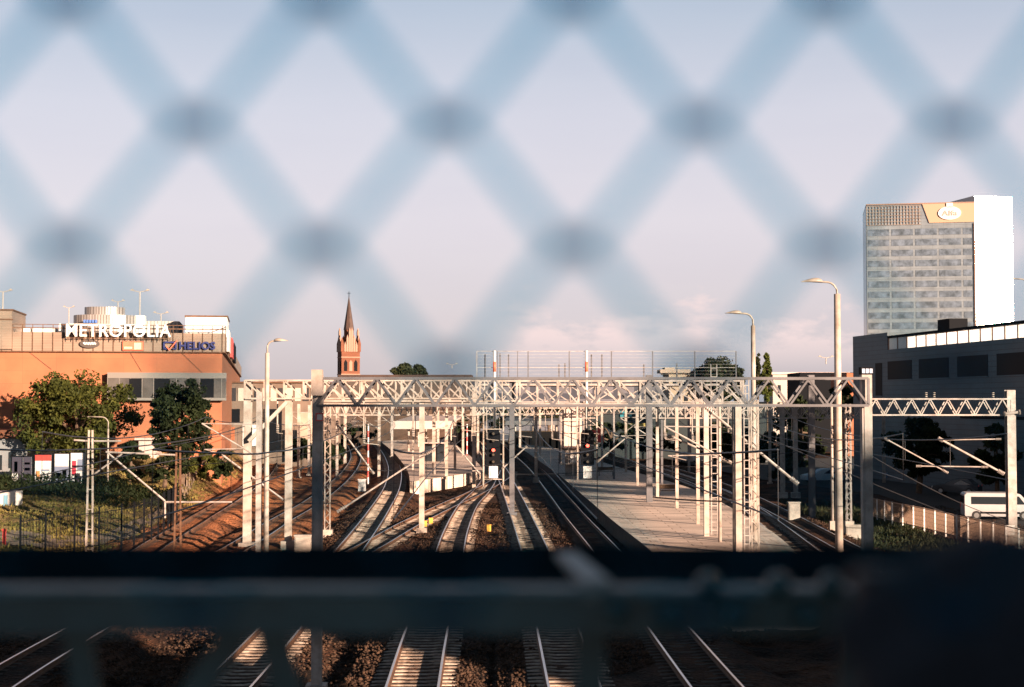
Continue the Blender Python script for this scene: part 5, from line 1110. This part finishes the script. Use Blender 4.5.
# ---------------------------------------------------------------- trees
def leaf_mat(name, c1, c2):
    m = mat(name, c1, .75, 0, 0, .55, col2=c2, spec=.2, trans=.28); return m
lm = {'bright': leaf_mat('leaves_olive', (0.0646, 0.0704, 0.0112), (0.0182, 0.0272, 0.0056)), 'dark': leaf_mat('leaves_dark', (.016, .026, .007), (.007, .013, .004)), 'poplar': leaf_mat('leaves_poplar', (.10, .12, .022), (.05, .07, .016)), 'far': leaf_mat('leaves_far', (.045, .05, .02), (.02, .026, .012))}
def tree(x, yb_, yt_, ybot, wpx, Y, label, m, leaves=9000, lsz=.3, shape='round', seed=0, zg=None, group=None, clumps=60):
    r = np.random.default_rng(seed); X = P(x, 402, Y).x; zt_ = P(CX, yt_, Y).z; zb_ = P(CX, ybot, Y).z; rad = wpx / 2 / F * Y; zg = -.3 if zg is None else zg
    t = thing('tree' if shape != 'poplar' else 'poplar_tree', label, 'tree', (X, Y, zg), group); cz = (zt_ + zb_) / 2; hz_ = (zt_ - zb_) / 2
    cs = []
    tries = 0
    while len(cs) < clumps and tries < 5000:
        tries += 1; q = r.normal(size=3); q /= np.linalg.norm(q); q *= r.uniform(.35, 1) ** .6
        if shape == 'poplar': q = np.array([q[0] * (1 - .75 * max(0, (q[2] + 1) / 2)), q[1] * (1 - .75 * max(0, (q[2] + 1) / 2)), q[2]])
        sz = r.uniform(.10, .24) * (1.7 if m == 'far' and shape != 'poplar' else 1) * (1 if shape != 'poplar' else .55)
        q[:2] *= 1 - sz * .6; q[2] *= 1 - sz * .5
        cs.append((q, sz))
    per = leaves // len(cs); V = []; 
    for q, sz in cs:
        c = np.array([X + q[0] * rad, Y + q[1] * rad * .9, cz + q[2] * hz_]); R_ = sz * min(rad, hz_) * 1.25 if shape != 'poplar' else sz * rad * 1.3
        d = r.normal(size=(per, 3)); d /= np.linalg.norm(d, axis=1)[:, None]; d *= (r.random(per) ** .45)[:, None] * R_ * np.array([1.2, 1.2, .8 if shape != 'poplar' else 1.6])
        V.append(c + d)
    Pn = np.concatenate(V); n = len(Pn); a = r.normal(size=(n, 3)); a /= np.linalg.norm(a, axis=1)[:, None]; b_ = np.cross(a, r.normal(size=(n, 3))); b_ /= np.linalg.norm(b_, axis=1)[:, None]
    s = (lsz * r.uniform(.6, 1.3, n))[:, None]; quad = np.stack([Pn - a * s, Pn + b_ * s * .5, Pn + a * s, Pn - b_ * s * .5], 1).reshape(-1, 3)
    me = bpy.data.meshes.new('crown'); me.vertices.add(len(quad)); me.vertices.foreach_set('co', (quad - np.array([X, Y, zg])).ravel()); me.loops.add(len(quad)); me.loops.foreach_set('vertex_index', np.arange(len(quad)))
    me.polygons.add(n); me.polygons.foreach_set('loop_start', np.arange(0, 4 * n, 4)); me.polygons.foreach_set('loop_total', np.full(n, 4)); me.update(); me.materials.append(lm[m])
    o = bpy.data.objects.new('crown', me); C.objects.link(o); o.parent = t
    tr = MB(); base = Vector((X, Y, zg)); top = Vector((X + rad * .05, Y, cz + hz_ * .3)); tr_ = rad * .055 + .08
    tr.tube([base, base.lerp(top, .35) + Vector((rad * .03, 0, 0)), base.lerp(top, .7), top], [tr_ * 1.2, tr_, tr_ * .7, tr_ * .3], 8)
    if shape != 'poplar':
        for k in range(7):
            q, sz = cs[(k * 7) % len(cs)]; st_ = base.lerp(top, .4 + .08 * k); e = Vector((X + q[0] * rad, Y + q[1] * rad * .9, cz + q[2] * hz_)); tr.tube([st_, st_.lerp(e, .5) + Vector((0, 0, .3)), e], [tr_ * .5, tr_ * .3, tr_ * .1], 6)
    tr.build('trunk', M['bark'], t); return t
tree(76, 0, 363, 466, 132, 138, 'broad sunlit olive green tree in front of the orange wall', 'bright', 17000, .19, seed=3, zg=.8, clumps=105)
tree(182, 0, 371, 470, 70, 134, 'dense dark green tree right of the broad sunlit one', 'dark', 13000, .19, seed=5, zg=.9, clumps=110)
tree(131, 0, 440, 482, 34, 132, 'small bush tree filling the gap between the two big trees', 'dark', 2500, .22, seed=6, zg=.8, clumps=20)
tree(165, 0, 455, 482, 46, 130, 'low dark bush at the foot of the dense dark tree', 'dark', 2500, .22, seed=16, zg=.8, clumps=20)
tree(402, 0, 360, 400, 26, 420, 'dark round crown left of a twin above the left gantry', 'far', 5000, .5, seed=8, group=None, clumps=18)
tree(419, 0, 361.5, 400, 24, 424, 'dark round crown right of a twin above the left gantry', 'far', 5000, .5, seed=9, clumps=16)
tree(453, 0, 371, 400, 20, 420, 'low dark crown peeping over the gantry left of the wire screens', 'far', 1500, .6, seed=10, clumps=14)
tree(717, 0, 356, 405, 48, 300, 'broad dark crown behind the right end of the wire screens', 'far', 9000, .42, seed=11, clumps=60)
tree(767, 0, 351, 402, 17, 215, 'green poplar right of the platform lamp', 'poplar', 5000, .24, 'poplar', seed=12, clumps=60)
tree(758, 0, 349, 402, 12, 218, 'thin darker poplar just behind the platform lamp', 'far', 4500, .24, 'poplar', seed=13, clumps=60)
tree(735, 0, 360, 405, 18, 240, 'small dark tree between the wire screens and the platform lamp', 'far', 1800, .35, seed=14, clumps=18)
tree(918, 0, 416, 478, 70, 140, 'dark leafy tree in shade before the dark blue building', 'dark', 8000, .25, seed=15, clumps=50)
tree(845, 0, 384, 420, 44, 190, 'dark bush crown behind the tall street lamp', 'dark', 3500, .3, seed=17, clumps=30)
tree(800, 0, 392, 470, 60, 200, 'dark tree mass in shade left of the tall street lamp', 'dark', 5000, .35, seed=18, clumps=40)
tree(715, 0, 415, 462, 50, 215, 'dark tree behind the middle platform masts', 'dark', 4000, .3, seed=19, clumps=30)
tree(548, 0, 402, 425, 30, 290, 'low green tree above the grey canopy roof', 'far', 1800, .35, seed=20, clumps=16)
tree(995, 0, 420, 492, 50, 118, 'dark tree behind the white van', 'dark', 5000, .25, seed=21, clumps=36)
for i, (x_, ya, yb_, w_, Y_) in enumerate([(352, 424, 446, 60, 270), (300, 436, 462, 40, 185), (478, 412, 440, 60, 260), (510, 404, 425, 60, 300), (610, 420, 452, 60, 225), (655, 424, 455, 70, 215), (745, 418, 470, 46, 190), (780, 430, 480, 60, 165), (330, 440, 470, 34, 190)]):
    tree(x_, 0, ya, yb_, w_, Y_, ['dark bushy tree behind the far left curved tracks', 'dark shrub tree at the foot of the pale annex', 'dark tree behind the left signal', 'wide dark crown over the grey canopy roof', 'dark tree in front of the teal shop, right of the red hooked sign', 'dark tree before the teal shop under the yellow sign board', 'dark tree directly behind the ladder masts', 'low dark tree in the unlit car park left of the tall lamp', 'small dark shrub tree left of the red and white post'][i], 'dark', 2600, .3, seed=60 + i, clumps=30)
for i, (x_, by, wd, plt_, lb) in enumerate([(345, 462, 2.6, False, 'far mast left of the curved track, before the dark bushy tree'), (392, 455, 2.2, True, 'thin far mast under the left end of the pale canopy'), (438, 458, 2.4, True, 'far platform mast between the twin masts and the pale canopy'), (474, 455, 2.2, False, 'far mast close to the left signal frame'), (520, 452, 2.2, False, 'far mast right of the bare grey mast, in front of the station'), (602, 468, 2.2, True, 'far shaded platform mast beside the red hooked sign'), (626, 472, 2.4, True, 'far shaded platform mast under the blue window'), (689, 470, 2.4, False, 'far mast in the dark car park behind the ladder'), (770, 478, 2.6, False, 'far mast left of the thick right grey column'), (309, 470, 2.6, False, 'far mast just left of the near column'), (337, 478, 2.6, False, 'mast just right of the near column, behind the zigzag one')]):
    mast(x_, by, 405, wd * 1.2, lb, 'h', plt_, m='steel' if i % 2 else 'cream', arm=[ARM((-1) ** i, 2.6)])
# people waiting on the platform are not distinguishable; benches and bins are
for i, (x_, y_, lb) in enumerate([(668, 496, 'dark bench on the long platform near the thin cream masts'), (606, 476, 'dark bench in the shaded far part of the long platform')]):
    p = G(x_, y_, PZ); t = thing('bench', lb, 'bench', (p.x, p.y, PZ), 'platform benches')
    mb = MB(); mb.box((p.x - .9, p.y - .2, PZ + .42), (p.x + .9, p.y + .2, PZ + .47)); mb.build('seat', M['bark'], t)
    mb = MB(); mb.box((p.x - .9, p.y + .2, PZ + .55), (p.x + .9, p.y + .24, PZ + .9)); mb.build('backrest', M['bark'], t)
    for s_ in (-.7, .7): mb = MB(); mb.box((p.x + s_ - .04, p.y - .18, PZ), (p.x + s_ + .04, p.y + .2, PZ + .42)); mb.build('leg', M['dark'], t)
t_ = tree(900, 0, 225, 470, 200, 84, 'added unseen leafy tree that shades the white van', 'dark', 6000, .3, seed=90, clumps=70);  # added out of view to put the van in shade
for o_ in t_.children: pass
t_.location.x = 50; 
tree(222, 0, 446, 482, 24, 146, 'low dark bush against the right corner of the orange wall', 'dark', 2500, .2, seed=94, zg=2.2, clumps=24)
tree(203, 0, 451, 478, 30, 143, 'pale green bush in front of the orange wall, right of the dense dark tree', 'bright', 2500, .2, seed=95, zg=2.2, clumps=24)
# dark hedge under the posters
def scatter(name, label, kind, pts, hgt, m, lsz, seed, cat=None):
    r = np.random.default_rng(seed); V = []; n = len(pts)
    pts = np.array(pts); a = r.normal(size=(n, 3)); a[:, 2] = np.abs(a[:, 2]) * 1.6; a /= np.linalg.norm(a, axis=1)[:, None]; b_ = np.cross(a, r.normal(size=(n, 3))); b_ /= np.linalg.norm(b_, axis=1)[:, None]
    s = (lsz * r.uniform(.5, 1.5, n))[:, None]; quad = np.stack([pts - b_ * s * .16, pts + b_ * s * .16, pts + a * s], 1).reshape(-1, 3)
    me = bpy.data.meshes.new(name); me.vertices.add(len(quad)); me.vertices.foreach_set('co', quad.ravel()); me.loops.add(len(quad)); me.loops.foreach_set('vertex_index', np.arange(len(quad)))
    me.polygons.add(n); me.polygons.foreach_set('loop_start', np.arange(0, 3 * n, 3)); me.polygons.foreach_set('loop_total', np.full(n, 3)); me.update(); me.materials.append(m)
    o = bpy.data.objects.new(name, me); C.objects.link(o); tag(o, label, cat, kind=kind); return o
pts = []
for i in range(9000):
    x = random.uniform(-50, -27); yy = random.uniform(118, 128); zz = ground_z(x, yy)
    hmax = 1.5 * (1 - abs(yy - 123) / 6.5); pts.append((x + 0, yy, zz + random.random() * max(.1, hmax)))
scatter('hedge', 'dark hedge running below the poster boards', None, pts, 1, lm['dark'], .35, 31, 'hedge')
pts = []
for i in range(60000):
    yy = random.uniform(70, 185); l0 = float(np.interp(yy, [p.y for p in TR['TL1']], [p.x for p in TR['TL1']])); x = l0 - 3.0 - random.random() * 26
    if vnoise(np.array([x]), np.array([yy]), 2.3, 55)[0] < -.18 + .25 * random.random() - .1: continue
    pts.append((x, yy, ground_z(x, yy)))
gmat = mat('dry_grass', (.20, .155, .05), .9, 0, 0, .22, col2=(.035, .048, .012), spec=.05, trans=.15)
scatter('grass', 'dry yellow green grass on the left bank', 'stuff', pts, 1, gmat, .26, 32, None)
pts = []
for i in range(16000):
    yy = random.uniform(42, 130); l0 = float(np.interp(yy, [p.y for p in TR['T5']], [p.x for p in TR['T5']])); x = l0 + 2.4 + random.random() * 5.5
    pts.append((x, yy, ground_z(x, yy)))
scatter('weeds', 'dark weeds beside the right hand tracks', 'stuff', pts, 1, lm['far'], .35, 33, None)
# ---------------------------------------------------------------- bridge: chain link and parapet, right in front of the lens
link_m = mat('coated_fence_wire', (.01, .08, .13), .5)
_N = link_m.node_tree.nodes; _L = link_m.node_tree.links; _t = _N.new('ShaderNodeBsdfTransparent'); _t.inputs[0].default_value = (.02, .76, .90, 1)
_m = _N.new('ShaderNodeMixShader'); _m.inputs[0].default_value = .85; _L.new(_N['Principled BSDF'].outputs[0], _m.inputs[1]); _L.new(_t.outputs[0], _m.inputs[2]); _L.new(_m.outputs[0], _N['Material Output'].inputs[0])
YF = .56; px_ = F / YF
def FP(x, y_, dy=0): return P(x, y_, YF) + Vector((0, dy, 0))
t = thing('chain_link_fence', 'out of focus blue diamond mesh fence filling the upper half of the view', 'fence', (0, YF, HC - .6))
HXs, HYs = 126.5, 122.7      # half diamond in picture units at the fence distance
rows = range(-3, 7); mb = MB(); kx = []
for c in range(-3, 13):       # each wire zigzags vertically, hooking its neighbours at the knots
    x0 = 67.5 - 126.5 + (c - 1) * HXs
    ptsw = []
    for r_ in range(-2, 6):
        # knot positions: columns at x = 67.5 + k*253 on even rows, shifted by 126.5 on odd rows
        xx = x0 + (HXs if (r_ % 2) else 0) if c % 2 == 0 else x0 + (0 if (r_ % 2) else HXs)
        if c % 2: xx = x0 + (HXs if (r_ % 2) else 0) 
        ptsw.append((xx, r_ * HYs - 0.5, r_))
    if c % 2: continue
    for ph in (0, 1):
        pl_ = []
        for (xx, yy_, r_) in ptsw:
            # zigzag one way for ph 0 and the mirrored way for ph 1: the two meet in the knots
            X_ = xx if ph == 0 else (x0 + (0 if (r_ % 2) == 0 else -HXs))
            pl_.append((X_, yy_, r_))
        pts3 = []
        for i, (X_, yy_, r_) in enumerate(pl_):
            inner = 1 if ((r_ % 2) == 0) else -1
            s = inner if ph == 0 else -inner
            pts3 += [FP(X_ + s * 19, yy_ - 5, -.003), FP(X_ + s * 15, yy_, .002), FP(X_ + s * 19, yy_ + 5, .003)]
        mb.tube(pts3, .0028, 8)
mbk = MB()
for r_ in range(-2, 6):
    for c in range(-3, 7):
        X_ = 67.5 + c * 253 + (126.5 if r_ % 2 else 0); a = FP(X_, r_ * HYs)
        mbk.tube([a + Vector((-.0062, .002, .001)), a + Vector((.0062, .002, -.001))], .0021, 8)
        mb.tube([a + Vector((-.0085, 0, .002)), a + Vector((.0085, 0, -.002))], .0044, 8); mb.tube([a + Vector((-.0085, .001, -.002)), a + Vector((.0085, .001, .002))], .0044, 8)
mb.build('wire_mesh', link_m, t, True); o_ = mbk.build('twisted_joints', mat('joint_teal', (.008, .05, .075), .7), t, True); o_['kind'] = 'stuff'
# parapet beam
gd = mat('bridge_girder_paint', (.010, .058, .075), .4, .0, .25, 9, .0008, 60)
t = thing('bridge_parapet', 'dark out of focus riveted steel parapet beam crossing the whole picture', 'parapet', (0, 1.7, HC - .3))
zt_ = P(CX, 586, 1.62).z; zbm = P(CX, 632, 1.62).z
mb = MB(); mb.box((-1.6, 1.60, zbm), (1.6, 1.63, zt_)); mb.build('front_plate', gd, t)
mb = MB(); mb.box((-1.6, 1.632, zt_ - .012), (1.6, 2.10, zt_ - .002)); mb.box((-1.6, 2.08, zbm), (1.6, 2.102, zt_ - .003)); mb.build('top_flange', mat('girder_dark_top', (.006, .016, .022), .9, 0, .3, 5, spec=0.0), t)
mb = MB(); mb.tube([(-1.6, 1.595, zt_ - .004), (.38, 1.595, zt_ - .004)], .0035, 8); mb.build('edge_highlight', mat('sky_light_edge', (.09, .17, .20), .4, 0, .3, 12), t)  # sky light caught by the near edge, painted as a paler strip
for (xa, xb) in ((640, 700), (722, 768), (790, 822), (840, 862)):
    mb = MB(); a = P(xa, 586, 1.61); b_ = P(xb, 586, 1.61); mb.tube([(a.x, 1.595, zt_ - .004), (b_.x, 1.595, zt_ - .004)], .0045, 8); mb.build('edge_highlight', bpy.data.materials['sky_light_edge'], t)  # broken dashes of the same painted edge light
mb = MB(); mb.bar(P(566, 560, 1.93), P(598, 590, 1.60), .028, .02); mb.build('splice_bar', mat('splice_grey', (0.1440, 0.2016, 0.2160), .5), t)
for (x_, y_) in ((708, 584), (778, 584), (830, 584), (808, 617), (862, 619), (735, 616), (668, 617), (618, 610)):
    a = P(x_, y_, 1.59); mb = MB(); n = 10
    mb.tube([a, a - Vector((0, .012, 0)), a - Vector((0, .018, 0))], [.013, .012, .004], 10); mb.build('rivet', gd, t, True)
for (xa, ya, xb, yb, w_) in ((78, 632, 96, 760, .030), (238, 628, 150, 760, .030), (272, 630, 305, 760, .034), (590, 632, 592, 780, .034), (-20, 632, -60, 760, .03), (860, 632, 862, 780, .05)):
    mb = MB(); a = P(xa, ya, 1.66); b_ = P(xb, yb, 1.66); mb.bar(a, b_, w_, .008, up=(0, 1, 0)); mb.build('lattice_bar', gd, t)
mb = MB(); mb.box((P(858, 600, .95).x, .95, P(CX, 800, .95).z), (.6, .975, P(CX, 572, .95).z)); mb.build('gusset_plate', mat('gusset_dark', (.010, .016, .022), .6), t)
# padded bundle at right
t = None
def bundle():
    bm = bmesh.new(); bmesh.ops.create_icosphere(bm, subdivisions=4, radius=1)
    for v_ in bm.verts:
        c = v_.co; n = math.sin(c.x * 4 + 1) * .07 + math.sin(c.y * 6 + c.z * 5) * .06 + math.sin(c.x * 9 - c.z * 7) * .03; v_.co = c * (1 + n)
    me = bpy.data.meshes.new('cloth_bundle'); bm.to_mesh(me); bm.free(); me.polygons.foreach_set('use_smooth', [True] * len(me.polygons)); return me
me = bundle(); me.materials.append(mat('dark_blue_cloth', (.012, .022, .038), .85, 0, .4, 8, .002, 60)); o = bpy.data.objects.new('cloth_bundle', me); C.objects.link(o)
a = P(985, 640, .75); o.location = a; o.scale = (.072, .045, .054); o.rotation_euler = (0, R(-6), 0); tag(o, 'dark blurred cloth bundle resting over the right end of the parapet beam', 'cloth bundle')
